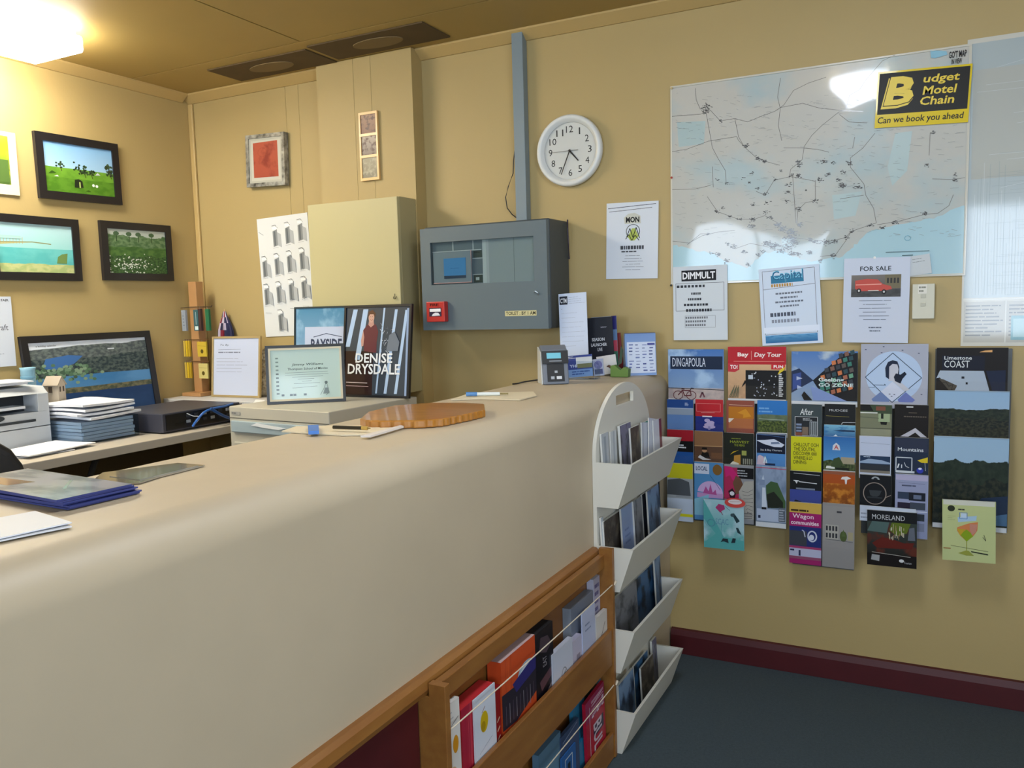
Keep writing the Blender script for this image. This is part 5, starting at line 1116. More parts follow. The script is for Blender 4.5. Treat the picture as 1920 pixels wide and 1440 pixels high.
# paper pile
t = thing('clear_document_tray', 'clear grey plastic tray holding the tall heap of papers beside the printer', 'document tray', (-3.12, 2.215, ZD+.001))
b = MB(); tm = clear('tray_plastic', '#e6eef4', .1)
b.box(-.15, .15, -.13, .13, 0, .003, tm); b.box(-.15, -.147, -.13, .13, .003, .09, tm); b.box(.147, .15, -.13, .13, .003, .09, tm); b.box(-.147, .147, .127, .13, .003, .09, tm)
b.box(-.147, .147, -.13, -.127, .003, .09, tm); b.obj('tray', t)
rr = random.Random(21); z = ZD+.006
names = ['lowest', 'second', 'third', 'fourth', 'fifth', 'sixth', 'seventh', 'eighth', 'ninth', 'topmost']
for i in range(10):
    th = .0115 if i < 6 else .009
    w_, d_ = (.275, .235) if i < 6 else (.29, .25)
    dx, dy, rz = (rr.uniform(-.004, .004), rr.uniform(-.004, .004), rr.uniform(-.01, .01)) if i < 6 else (rr.uniform(-.012, .012), rr.uniform(-.01, .02), rr.uniform(-.12, .12))
    if i >= 6 and z < ZD+.092: z = ZD+.094
    o = sheet(w_, d_, th, col='#c3cbd9' if i < 6 else '#dde1ea', seed=i+4, wav=.0015 if i < 6 else .006).obj('paper_bundle', loc=(-3.12+dx, 2.215+dy, z), rot=(0, 0, rz))
    tag(o, 'sheaf of white paper, %s from the bottom of the desk heap' % names[i] if i < 9 and i else ('lowest sheaf of paper in the desk tray' if i == 0 else 'topmost loose sheaf on the desk heap of papers'), 'paper', 'sheaves of paper in the desk tray')
    z += th+(.002 if i < 6 else .0072)
# loose papers at desk edge
for i, (px, py, rz, lab) in enumerate((((100, 845, .12, 'white sheets lying at the front edge of the desk'), (60, 850, -.2, 'white sheet under the loose pages beside the black chair')))):
    p = onZ(px, py, ZD+.001); o = sheet(.21, .29, .004-.001*i, seed=i+40, wav=.002).obj('paper_sheet', loc=(p.x-.03, p.y-.02, ZD+.001+(.008 if i == 0 else 0)), rot=(0, 0, rz)); tag(o, lab, 'paper')
# black device box with cables
t = thing('network_device', 'flat dark grey recorder box with black socket panel and blue cable', 'electronic box', (-3.06, 2.62, ZD+.001))
b = MB(); b.box(-.19, .18, -.23, .205, .004, .085, mat('#3c3d49', .45)); b.obj('case', t, bevel=.004)
for sx in (-.15, .14):
    for sy in (-.19, .18): b = MB(); b.box(sx-.012, sx+.012, sy-.012, sy+.012, 0, .004, K); b.mats = [mat(K, .6)]; b.obj('foot', t)
b = MB(); b.box(.1805, .1825, -.215, .215, .012, .078, mat('#0f1014', .3)); pn = b.obj('socket_panel', t)
for i in range(7):
    for j in range(2):
        b = MB(); b.box(.1825, .187, -.11+.045*i, -.09+.045*i, .032+.024*j, .044+.024*j, mat('#2b2d35' if (i+j) % 3 else '#8f949c', .4)); b.obj('socket', pn)
b = MB(); b.box(.1825, .1835, -.17, -.12, .025, .04, mat('#050506', .3)); b.obj('slot', pn)
def cable(name, pts, r, col, lab, cat='cable'):
    P = [Vector(p) for p in pts]; out = []
    for i in range(len(P)-1):
        p0 = P[max(0, i-1)]; p1 = P[i]; p2 = P[i+1]; p3 = P[min(len(P)-1, i+2)]
        for k in range(6):
            f = k/6; out.append(.5*((2*p1)+(-p0+p2)*f+(2*p0-5*p1+4*p2-p3)*f*f+(-p0+3*p1-3*p2+p3)*f**3))
    out.append(P[-1]); b = MB(); b.tube(out, r, mat(col, .4)); return tag(b.obj(name), lab, cat)
Q = lambda x, y, X_: onX(x, y, X_+.008)
cable('blue_cable', [Q(361, 800, -2.872), Q(370, 787, -2.862), Q(383, 773, -2.855), Q(400, 766, -2.86), Q(420, 762, -2.868), Q(436, 757, -2.89)], .0052, '#2d66b8', 'bright blue cable looping over the front of the dark recorder box')
cable('blue_cable', [Q(395, 766, -2.845), Q(410, 775, -2.84), Q(425, 782, -2.84), Q(441, 786, -2.842), (-2.80, 2.80, ZD+.012)], .0065, '#1f4a86', 'darker blue cable drooping at the right end of the recorder box')
cable('white_cable', [Q(350, 775, -2.872), Q(362, 780, -2.86), Q(375, 782, -2.86), Q(366, 795, -2.865)], .0016, '#c9cfd8', 'thin white cable plugged into the recorder box')
# blue bin, little model house
p = onX(45, 700, -3.33)
q_ = onX(46, 690, -3.30); CH = q_.z-ZD; q_.y = max(q_.y, 2.098)
t = thing('blue_cup', 'light blue plastic cup beside the leaning lake picture', 'cup', (-3.30, q_.y, ZD+.001))
b = MB(); b.lathe([(.0, 0), (.024, 0), (.027, CH-.012), (.030, CH), (.026, CH), (.024, CH-.02), (.022, .01), (0, .01)], mat('#7fa9bd', .4), 24); b.obj('shell', t, smooth=True)
b = MB(); b.lathe([(.0262, CH-.045), (.0285, CH-.044), (.0285, CH-.036), (.0265, CH-.035)], mat('#6a98b0', .4), 24); b.obj('rim_band', t)
A_ = onX(104, 745, -3.12); 
t = thing('model_house', 'tiny cream model house with a gabled roof behind the paper heap', 'ornament', (-3.31, onX(103, 730, -3.31).y, ZD+.001), (0, 0, .45))
HT = onX(102, 708, -3.31).z-ZD
b = MB(); hm = mat('#bfb3a2', .6); s_ = .030
b.prism([(-s_, .0), (s_, .0), (s_*.85, HT-.028), (0, HT), (-s_*.85, HT-.028)], 'x', -s_, s_, hm); b.obj('walls', t)
b = MB()
b.prism([(-s_*1.05, HT-.034), (0, HT+.0005), (0, HT+.006), (-s_*1.2, HT-.032)], 'x', -s_*1.1, s_*1.1, mat('#a79c8c', .6)); b.prism([(s_*1.05, HT-.034), (s_*1.2, HT-.032), (0, HT+.006), (0, HT+.0005)], 'x', -s_*1.1, s_*1.1, mat('#a79c8c', .6)); b.obj('roof', t)
for y in (-.018, .006): b = MB(); b.box(s_, s_+.001, y, y+.010, HT-.06, HT-.038, mat('#4a4038', .5)); b.obj('window', t)
b = MB(); b.box(-.010, .004, -s_-.001, -s_+.0045, HT-.062, HT-.038, mat('#4a4038', .5)); b.obj('window', t)

# key stand in the corner
p = onZ(372, 728, ZS+.001)
KX, KY = -3.345, 3.03
t = thing('souvenir_stand', 'wooden souvenir stand with pegs in the corner of the room', 'display stand', (KX, KY, ZS+.001))
wm_ = mat('#b08456', .45, var=.08)
b = MB(); b.box(-.06, .07, -.075, .075, 0, .018, wm_); b.obj('base', t, bevel=.002)
b = MB(); b.box(-.026, .028, -.024, .022, .018, .575, wm_); b.obj('post', t, bevel=.002)
b = MB(); b.tube([(-.075, -.035, .445), (.0, -.035, .448), (.14, -.035, .447), (.145, -.035, .455)], .0022, mat('#4a3a2c', .4)); b.obj('upper_rail', t)
for z in (.225, .115):
    b = MB(); b.tube([(-.07, -.03, z+.06), (.10, -.03, z+.06)], .002, mat('#6a4a2c', .4)); b.obj('peg_rail', t)
def hang(name, lab, cat, x0, x1, y0, y1, z0, z1, col, fn=None, group=None, sub=None):
    t_ = thing(name, lab, cat, (KX+(x0+x1)/2, KY+y1, ZS+z0), group=group)
    a = Art(x1-x0, z1-z0, y1-y0, col, rough=.5)
    if fn: fn(a)
    put(a, 'card', None, None, (-(x1-x0)/2, -(y1-y0), 0), parent=t_)
    b = MB(); b.tube([(0, -(y1-y0)/2, z1-z0-.004), (0, -(y1-y0)/2-.002, z1-z0+.008)], .0012, mat('#8a8a80', .3)); b.obj('hook_wire', t_)
hang('hanging_card', 'grey hanging card on the stand, left of its post', 'souvenir card', -.055, -.026, -.052, -.040, .33, .435, '#8f97a2', lambda a: a.words(.3, .2, .7, .8, 4, '#6c7480', seed=1), 'cards hung from the top rail of the stand')
hang('hanging_card', 'teal hanging card with a white patch beside the stand post', 'souvenir card', .030, .062, -.052, -.040, .33, .435, '#3c5f64', lambda a: a.r(.2, .05, .9, .22, '#c9dcdc').ln([(.5, .3), (.5, .9)], .003, '#a9c0c4'), 'cards hung from the top rail of the stand')
hang('hanging_card', 'dark brown hanging card on the stand', 'souvenir card', .066, .082, -.054, -.040, .33, .440, '#4a3634', None, 'cards hung from the top rail of the stand')
hang('hanging_card', 'green hanging card at the right end of the stand', 'souvenir card', .112, .136, -.052, -.040, .33, .437, '#2c6a48', None, 'cards hung from the top rail of the stand')
Yl_ = '#c9aa34'
for z0, w1, w2 in ((.20, 'upper', 'upper'), (.09, 'lower', 'lower')):
    for k, x in enumerate((-.068, -.052, -.036)):
        hang('yellow_tag', 'narrow yellow tag, %s of three in the %s row of the stand' % (['leftmost', 'middle', 'rightmost'][k], w1), 'tag', x, x+.012, -.040, -.032, z0, z0+.08, ['#c6a94a', '#cfae2c', '#b8982c'][k], None, 'narrow yellow tags on the stand')
    hang('yellow_packet', '%s yellow packet with a dark emblem, right of the stand post' % w1, 'packet', .030, .092, -.040, -.032, z0, z0+.075, '#c9ac3c' if w1 == 'upper' else '#cfc078', lambda a: a.c(.5, .35, .16, .14, '#5a4c1c').ln([(.05, .72), (.95, .70)], .0012, '#7a6a24'), 'yellow packets on the stand')
# folded flag on a short stick
p = onZ(425, 735, ZS+.001)
FX, FY = onY(423, 620, 3.108).x, 3.108
FT = onY(423, 584, 3.108).z-ZS-.45
t = thing('small_flag', 'small furled blue flag with red and white crosses behind the framed letter', 'flag', (FX, FY, ZS+.001))
b = MB(); b.tube([(0, 0, 0.012), (0, 0, .462+FT)], .0028, mat('#b89a6a', .4)); b.obj('stick', t)
b = MB(); b.lathe([(0, 0), (.024, 0), (.022, .012), (0, .012)], mat('#4a3a2c', .4), 20); b.obj('base', t)
vs = []; n = 24
def fcol(i): return ['#c9bcd0', '#8c2038', '#cfc3d6', '#24264c', '#c3b6cc', '#8c2038', '#24264c', '#20224a'][i % 8]
b = MB(); LV = [(.450, .008), (.42, .018), (.39, .032), (.355, .044), (.31, .049), (.27, .047)]; LV = [(z+FT, r) for z, r in LV]
rg = []
for z, r in LV: rg.append([(r*math.cos(2*PI*i/n)*(1+.13*(i % 2)), r*.42*math.sin(2*PI*i/n)*(1+.2*(i % 2)), z) for i in range(n)])
for k in range(len(LV)-1):
    for i in range(n):
        j = (i+1) % n; cc = fcol((i+k*3)//2) if 12 <= i < 22 and not (k > 1 and i > 19) else '#22244a'
        b.poly([rg[k+1][i], rg[k+1][j], rg[k][j], rg[k][i]], mat(cc, .7))
b.poly(rg[-1][::-1], mat('#22244a', .7)); b.obj('cloth', t)
# cream carved figure
p = onZ(496, 752, ZS+.001)
OX, OY = onY(495, 740, 3.075).x, 3.075
t = thing('carved_figure', 'cream cracked carved owl figure, left of the certificate', 'ornament', (OX, OY, ZS+.001))
om = mat('#d6caae', .7, bump=.9, bs=60, col2='#7c6c50', vs=70)
b = MB(); b.lathe([(0, 0), (.040, 0), (.046, .02), (.050, .07), (.044, .12), (.034, .15)], om, 24); b.obj('body', t, smooth=True)
b = MB(); b.lathe([(.032, .148), (.043, .165), (.045, .19), (.038, .212), (.02, .226), (0, .229)], om, 24); hd = b.obj('head', t, smooth=True)
for s_ in (-1, 1):
    b = MB(); b.lathe([(.0, -.046), (.010, -.047), (.016, -.044), (.016, -.030)], mat('#e0d6bc', .6), 16, 'y', (s_*.019, 0, .193)); e_ = b.obj('eye', hd)
    b = MB(); b.lathe([(.0, -.049), (.006, -.049), (.006, -.044)], mat('#3a3226', .4), 12, 'y', (s_*.019, 0, .193)); 
    b.obj('ear', hd) if False else None
    b = MB(); b.prism([(s_*.02-.008, .215), (s_*.02+.008, .215), (s_*.026, .238)], 'y', -.008, .008, om); b.obj('ear', hd)
b = MB(); b.mesh([(-.005, -.044, .182), (.005, -.044, .182), (0, -.054, .174), (0, -.044, .168)], [(0, 1, 2), (0, 2, 3), (1, 3, 2), (0, 3, 1)], mat('#a08c64', .5)); b.obj('beak', hd)

# office chair
t = thing('office_chair', 'black office chair behind the counter, only its back showing', 'chair', (-2.17, 1.09, .015), (0, 0, 1.25))
cm_ = mat('#141416', .6, bump=.1, bs=200)
b = MB(); n = 10; vs = []; prof = []
out = []
for i in range(24):
    a_ = 2*PI*i/24; sx = abs(math.cos(a_))**.55*(1 if math.cos(a_) > 0 else -1); sz = abs(math.sin(a_))**.55*(1 if math.sin(a_) > 0 else -1)
    out.append((.235*sx, .815+.29*sz))
b.prism(out, 'y', -.04, .04, cm_); b.obj('backrest', t, bevel=.02, seg=3)
b = MB(); b.box(-.24, .24, -.50, -.02, .44, .51, cm_); b.obj('seat', t, bevel=.025, seg=3)
b = MB(); b.box(-.03, .03, .03, .055, .40, .70, mat('#1a1a1c', .4)); b.box(-.03, .03, -.25, .055, .40, .425, mat('#1a1a1c', .4)); b.obj('back_bracket', t)
b = MB(); b.tube([(0, -.25, .10), (0, -.25, .42)], .03, mat('#2a2a2c', .35), 16); b.obj('gas_column', t)
for i in range(5):
    a_ = 2*PI*i/5; L = .29
    b = MB(); b.tube([(0, -.25, .11), (L*math.cos(a_), -.25+L*math.sin(a_), .075)], [.028, .016], mat('#1a1a1c', .4), 8); lg = b.obj('leg', t)
    b = MB(); b.lathe([(0, -.02), (.027, -.018), (.027, .018), (0, .02)], mat('#0c0c0c', .5), 14, 'y', (L*math.cos(a_), -.25+L*math.sin(a_), .0285)); b.obj('castor', lg)

# ================================================================== THINGS ON THE COUNTER
def slab(pts, z, th, m):
    b = MB(); c = sum((Vector((p[0], p[1], 0)) for p in pts), Vector())/len(pts)
    P = [(p[0]-c.x, p[1]-c.y) for p in pts]
    if sum(P[i][0]*P[(i+1) % len(P)][1]-P[(i+1) % len(P)][0]*P[i][1] for i in range(len(P))) < 0: P = P[::-1]
    b.prism(P, 'z', 0, th, m); return b, Vector((c.x, c.y, z))
def zq(pts, z): return [onZ(x, y, z) for x, y in pts]
Z1 = ZT+.0012
# scalloped board
q = zq([(675, 785), (690, 772), (740, 760), (810, 755), (870, 755), (908, 757)], ZT+.02)
fr = zq([(910, 768), (880, 775), (830, 785), (790, 788), (720, 789), (680, 788)], ZT+.02)
out = [(p.x, p.y) for p in q]
F_ = [Vector((p.x, p.y)) for p in fr]
for i in range(len(F_)-1):
    A, B = F_[i], F_[i+1]; n_ = max(2, int((B-A).length/.008)); nrm = Vector(((B-A).y, -(B-A).x)).normalized()
    for k in range(n_):
        f = k/n_; ph = (f*(B-A).length/.024+i*.37) % 1; p = A+(B-A)*f+nrm*.0035*math.sin(2*PI*ph); out.append((p.x, p.y))
b, c = slab(out, Z1, .019, mat('#b47a30', .28, col2='#a06826', vs=5, stretch=(3, 12, 3), coat=.4)); t = thing('scalloped_board', 'glossy brown wooden board with a scalloped front edge lying on the counter', 'board', c)
o = b.obj('slab', t, bevel=.003)
b, c2 = slab([(x*.0+c.x+(x-c.x)*1.0, y*.0+c.y+(y-c.y)*1.0) for x, y in out], 0, .004, mat('#5a3418', .4)); 
# cream envelopes with pens
def paperq(px, z, th, col, name, lab, cat='paper', rough=.55):
    P = zq(px, z+th); b, c = slab([(p.x, p.y) for p in P], z, th, mat(col, rough)); o = b.obj(name, loc=c); return tag(o, lab, cat)
paperq([(528, 808), (556, 799), (700, 797), (754, 800), (692, 814), (640, 815)], Z1, .003, '#e0d2b4', 'cream_envelope', 'cream envelope on the counter, in front of the beige metal cabinet', 'envelope')
P = zq([(752, 798), (757, 800), (695, 818), (676, 818)], Z1+.006)
b, c = slab([(p.x, p.y) for p in P], Z1+.0035, .004, mat('#d8d0ca', .5)); tag(b.obj('folded_leaflet', loc=c), 'narrow folded leaflet lying along the edge of the nearer cream envelope', 'leaflet')
def pen(A, B, cols, lab, r=.0045):
    A, B = Vector(A), Vector(B); d = B-A; t = thing('pen', lab, 'pen', A, group=None)
    for nm, f0, f1, rr_, cl_ in cols:
        b = MB(); b.tube([d*f0, d*f1], rr_, mat(cl_, .3), 10); b.obj(nm, t)
    return t
A_ = onZ(625, 801, Z1+.0125); B_ = onZ(694, 803, Z1+.0125)
pen(A_, B_, (('barrel', 0, .78, .0042, '#2a2418'), ('gold_tip', .78, .93, .0045, '#b8964a'), ('nib', .93, 1, .0018, '#8a7038')), 'slim black pen with a gold tip on the cream envelope')
P = zq([(577, 795), (597, 794), (598, 805), (578, 806)], Z1+.015); b, c = slab([(p.x, p.y) for p in P], Z1+.0042, .008, mat('#3f78c8', .4)); tag(b.obj('blue_clip', loc=c), 'small bright blue clip on the nearer cream envelope', 'clip')
paperq([(845, 749), (880, 737), (1000, 734), (1006, 741), (975, 749), (900, 747)], Z1, .003, '#dcd0b4', 'cream_envelope', 'cream envelope on the counter between the wooden board and the card terminal', 'envelope')
A_ = onZ(874, 739, Z1+.011); B_ = onZ(953, 738, Z1+.009)
pen(A_, B_, (('cap', 0, .26, .0065, '#5b8cc4'), ('barrel', .26, .8, .0055, '#dfe6e4'), ('tip', .8, 1, .0025, '#8a7c50')), 'white pen with a blue cap on the farther cream envelope')
# glossy stacks in the foreground
z = Z1; N0 = onZ(118, 958, Z1); E0 = onZ(256, 926, Z1); N0.z = E0.z = 0
dr = (E0-N0).normalized(); pr = Vector((-dr.y, dr.x, 0))
L1 = (E0-N0).length
rr = random.Random(5)
for i in range(6):
    w_, d_ = L1, .30; th = .0026
    jit = Vector((rr.uniform(-.006, .006), rr.uniform(-.006, .006), 0)); ang = math.atan2(dr.y, dr.x)+rr.uniform(-.03, .03)
    cc = N0+dr*w_/2+pr*d_/2+jit
    top = i == 5
    b = MB(); b.box(-w_/2, w_/2, -d_/2, d_/2, 0, th, mat('#363f7c', .45))
    if top:
        m_ = pic('gloss_cover', '#8d92a4', '#adadb8', rough=.3, coat=.35, seed=2, blot=('#5f6a7c', 3))
        b.poly([(-w_/2, -d_/2, th+.0002), (w_/2, -d_/2, th+.0002), (w_/2, d_/2, th+.0002), (-w_/2, d_/2, th+.0002)], m_, [(0, 0), (1, 0), (1, 1), (0, 1)])
        b.poly([(-w_*.3, d_*.1, th+.0003), (0, d_*.05, th+.0003), (-w_*.05, d_*.38, th+.0003), (-w_*.35, d_*.4, th+.0003)], mat('#b98a6c', .15, coat=.8))
        b.poly([(-w_*.1, -d_*.3, th+.0003), (w_*.3, -d_*.1, th+.0003), (w_*.3, -d_*.07, th+.0003), (-w_*.1, -d_*.27, th+.0003)], mat('#a9b0c0', .15, coat=.8))
    o = b.obj('glossy_brochure', loc=(cc.x, cc.y, z), rot=(0, 0, ang)); z += th+.0004
    tag(o, ['lowest', 'second lowest', 'third lowest', 'third from top', 'second from top', 'topmost'][i]+' blue edged glossy brochure in the stack on the counter', 'brochure', 'blue edged brochures stacked on the counter')
N0 = onZ(134, 985, Z1+.004); N0.z = 0
for i, (ang_, dz, lab) in enumerate(((.0, 0, 'lower white sheet at the near left end of the counter'), (.05, .0035, 'upper white sheet at the near left end of the counter'))):
    a_ = onZ(0, 1018, Z1); d1 = Vector((a_.x-N0.x, a_.y-N0.y, 0)).normalized(); d2 = Vector((-d1.y, d1.x, 0))
    if d2.y < 0: d2 = -d2
    cc = N0+d1*(.105+.004*i)+d2*.02*0; sz = (.297, .21)
    # the long side runs away from the camera
    cc = N0+d1*.148+d2*.06
    rot = math.atan2(d1.y, d1.x)+ang_
    b = sheet(.297, .12, .0016, '#dcdfe6', seed=60+i, wav=.0015); tag(b.obj('white_sheet', loc=(cc.x, cc.y, Z1+dz), rot=(0, 0, rot)), lab, 'paper')
P = zq([(160, 912), (192, 886), (333, 868), (384, 872), (300, 893), (262, 905)], Z1+.002)
b, c = slab([(p.x, p.y) for p in P], Z1, .0022, mat('#a59a86', .12, coat=.9, col2='#8d8a80', vs=14)); o = tag(b.obj('clear_sleeve', loc=c), 'glossy grey plastic sleeve lying flat on the counter beyond the blue edged stack', 'sleeve')
P = zq([(205, 893), (330, 871), (372, 873), (262, 900)], Z1+.003)
b, c = slab([(p.x, p.y) for p in P], Z1+.0023, .001, mat('#8a8c8a', .1, coat=.9, col2='#b9b4a6', vs=22)); b.obj('inserted_card', o, loc=c-o.location)

# card terminal
t = thing('card_terminal', 'grey and black card payment terminal with a blue screen on the counter', 'card terminal', (-1.205, 2.665, Z1), (0, 0, .60))
TG = mat('#6f7580', .4); TK = mat('#121418', .35)
b = MB(); b.prism([(-.052, 0), (-.022, .118), (.012, .135), (.040, .128), (.052, 0)], 'x', -.046, .046, TG); b.obj('body', t, bevel=.004)
b = MB(); b.prism([(-.0455, .0), (-.020, .11), (.04, .128), (.048, 0)], 'x', -.050, -.0465, mat('#c9cbc9', .4)); b.obj('side_cover', t)
sl = math.atan2(.03, .118)
def face(name, x0, x1, s0, s1, m, lift=.0012, th=.002, parent=None):
    """panel on the sloping front: s runs up the slope"""
    b = MB(); b.box(x0, x1, -lift-th, -lift+.001, s0, s1, m); return b.obj(name, parent or t, loc=(0, -.052, 0), rot=(-sl, 0, 0))
hdk = face('head', -.046, .046, .073, .118, TK, .001, .008)
face('screen', -.030, .020, .090, .110, mat('#6fb6c8', .2, emit=.25), .0095, .001)
face('brand_strip', -.022, .022, .079, .083, mat('#8a9098', .4), .0095, .0006)
face('keypad', -.030, .030, .010, .072, TK, .001, .002)
for i, (x, s_) in enumerate(((-.012, .018), (.010, .018))): face('button', x-.006-(.002*i), x+.006+(.004*i), s_, s_+.010, mat('#d9dce0' if i else '#aab0b8', .4), .003, .001)
face('button', -.004, .006, .040, .048, mat('#aab0b8', .4), .003, .001)
A = onZ(961, 720, Z1+.003)
cable('black_cable', [(-1.240, 2.70, Z1+.014), (-1.29, 2.69, Z1+.006), (-1.315, 2.65, Z1+.0035), (A.x+.01, A.y+.02, Z1+.003), (A.x, A.y, Z1+.003)], .0026, '#16161a', 'thin black cable running along the counter from the card terminal')

# leaflets and holders at the wall end of the counter
def stand_art(corn, Y, fn, base, name, lab, cat, t=.003, zb=None, tilt=-.06, group=None):
    bl, w, h, roll = rectY(corn, Y)
    if zb is not None: h += bl.z-zb; bl.z = zb
    a = Art(w, h, t, base, rough=.4, coat=.15); fn(a); return put(a, name, lab, cat, bl, roll, tilt=tilt, group=group)
stand_art([(1040, 551), (1093, 548), (1107, 688), (1056, 691)], 2.955, lambda a: (a.r(.03, .86, .32, .965, '#1d2433'), a.tx('CTM', .06, .88, .29, .94, '#d8dde6', bold=.02), a.words(.36, .86, .95, .96, 4, '#8f99ad', fill=.14, seed=1), a.ln([(.08, .80), (.12, .81)], .001, '#444444'), a.words(.08, .30, .95, .78, 8, '#a9b4c8', fill=.07, seed=4, long=.9), a.words(.12, .04, .45, .2, 4, '#2a3560', fill=.5, seed=3)), '#c6d2e8', 'tall_leaflet', 'tall narrow white leaflet standing beside the card terminal', 'leaflet', zb=Z1+.012)
def blk(a): a.r(0, 0, 1, 1, '#23262f'); a.tx('winter', .55, .80, .78, .83, '#aaaabb'); a.tx('SEASON', .2, .56, .68, .62, '#d0d4dc', bold=.02); a.tx('LAUNCHER', .16, .46, .76, .52, '#d0d4dc', bold=.02); a.tx('LIVE', .40, .37, .58, .43, '#d0d4dc', bold=.02); a.r(0, 0, 1, .24, '#0e0f12'); a.frame(.1, .06, .26, .2, .0025, '#a89a2c'); a.r(.42, .06, .50, .2, '#7f9ec8'); a.c(.78, .15, .07, .05, '#5a5f68')
stand_art([(1097, 596), (1146, 594), (1153, 664), (1103, 669)], 3.01, blk, '#23262f', 'dark_brochure', 'dark brochure with white capitals standing at the wall end of the counter', 'brochure', zb=Z1+.012)
stand_art([(1108, 594), (1154, 593), (1160, 664), (1112, 669)], 3.03, lambda a: (a.r(.8, .75, 1, 1, '#2c2c6c'), a.r(.8, .55, 1, .75, '#5f7ca4'), a.r(.8, .35, 1, .55, '#b04658'), a.r(.8, 0, 1, .35, '#3c6a58')), '#9aa4b4', 'striped_brochure', 'brochure with a coloured striped edge peeping out behind the dark one', 'brochure', zb=Z1+.012)
stand_art([(1146, 625), (1166, 624), (1168, 652), (1150, 655)], 3.045, lambda a: a.words(.1, .3, .6, .7, 2, '#c9a0a0', fill=.4), '#7c2f30', 'red_leaflet', 'small dark red leaflet behind the dark brochure, beside the blue calendar', 'leaflet', zb=Z1+.012)
# holders
def holder(lab, cx, cy, w, d, h, rz=0):
    t = thing('leaflet_holder', lab, 'leaflet holder', (cx, cy, Z1), (0, 0, rz), 'clear leaflet holders on the counter'); cm_ = clear('holder_acrylic', '#f2f6fa', .5)
    b = MB(); b.box(-w/2, w/2, -d/2, d/2, 0, .003, cm_); b.obj('base', t)
    b = MB(); b.box(-w/2, w/2, -d/2, -d/2+.002, .003, h*.75, cm_); b.obj('front_panel', t)
    b = MB(); b.box(-w/2, -w/2+.002, -d/2+.002, d/2, .003, h*.7, cm_); b.obj('side_panel', t)
    b = MB(); b.box(w/2-.002, w/2, -d/2+.002, d/2, .003, h*.7, cm_); b.obj('side_panel', t)
    return t
p = onZ(1088, 712, Z1)
holder('clear plastic holder in front of the tall white leaflet', -1.165, 2.83, .125, .05, .09)
holder('clear plastic holder carrying the dark brochure', -1.125, 3.02, .13, .075, .06)
def navy(a): a.r(0, .35, 1, 1, '#3b4a90'); a.tx('YHA', .12, .45, .5, .58, '#c9d3ea', bold=.03); a.r(.38, .5, 1, .9, '#c3ccd6'); a.r(.42, .40, 1, .6, '#7b7c5c'); a.r(0, 0, 1, .35, '#7f9fd0'); a.words(.2, .08, .9, .3, 2, '#3c5a96', fill=.5, seed=2); a.words(.05, .85, .4, .97, 2, '#c9d3ea', fill=.5, seed=4)
stand_art([(1060, 668), (1106, 664), (1113, 712), (1063, 716)], 2.822, navy, '#7f9fd0', 'blue_leaflet', 'blue and white leaflet in the clear holder beside the card terminal', 'leaflet', zb=Z1+.004, tilt=-.1)
stand_art([(1112, 674), (1131, 672), (1132, 697), (1113, 699)], 2.93, lambda a: (a.c(.5, .65, .4, .25, '#6b6fa4'), a.r(.1, .1, .9, .4, '#47507c')), '#9aa6c4', 'small_card', 'little violet card standing in front of the dark brochure', 'card', zb=Z1+.001)
stand_art([(1120, 669), (1156, 664), (1157, 688), (1121, 694)], 2.965, lambda a: None, '#c6c8cc', 'white_card', 'plain white card at the foot of the dark brochure', 'card', zb=Z1+.001, t=.002)
# blue calendar easel
bl, w, h, roll = rectY([(1166, 625), (1222, 622), (1231, 690), (1175, 696)], 2.99)
t = thing('easel_calendar', 'blue easel calendar with a white chart on the wall end of the counter', 'calendar', (bl.x, bl.y, Z1-.001), (0, 0, .50))
h += bl.z-Z1; th_ = .11
a = Art(w, h, .003, '#6f8fc4', rough=.35, coat=.2); a.r(.06, .06, .98, .80, '#c9d2e6')
rr = random.Random(14)
for i in range(9):
    for j in range(4):
        if rr.random() < .85: u = .1+.22*j+rr.uniform(0, .03); v = .72-.077*i; a.r(u, v, u+rr.uniform(.08, .17), v+rr.uniform(.012, .035), rr.choice(['#2b3480', '#4c5aa0', '#6b78a8', '#3c4a80']))
a.r(.72, .72, .96, .77, '#2b2f8a'); put(a, 'front_leaf', None, None, (0, 0, 0), tilt=-th_, parent=t)
a = Art(w, h*.99, .003, '#8b95a4', rough=.4); put(a, 'back_leaf', None, None, (0, .058, 0), tilt=.12, parent=t)
b = MB(); b.tube([(0, .026, h*.985), (w, .026, h*.985)], .004, mat('#4a5a80', .4)); b.obj('spine', t)
# green ornament
p = onZ(1158, 700, Z1)
t = thing('green_holder', 'small green leaf shaped card block on the counter, left of the blue calendar', 'ornament', (-1.092, 3.03, Z1))
t.location = (onY(1163, 690, 2.94).x, 2.94, Z1)
b = MB(); b.prism([(-.035, 0), (.035, 0), (.037, .03), (.020, .038), (.005, .026), (-.02, .045), (-.034, .042)], 'y', -.015, .015, mat('#5c7c34', .5, var=.1)); b.obj('block', t, bevel=.002)
b = MB(); b.tube([(-.036, 0, .035), (-.046, 0, .040), (-.052, -.004, .038)], [.006, .005, .002], mat('#4a3028', .5)); b.obj('stalk', t)
b = MB(); b.prism([(-.01, .040), (.006, .052), (.012, .10), (.004, .115), (-.004, .06)], 'y', -.002, .002, mat('#27402e', .5)); b.obj('leaf', t)

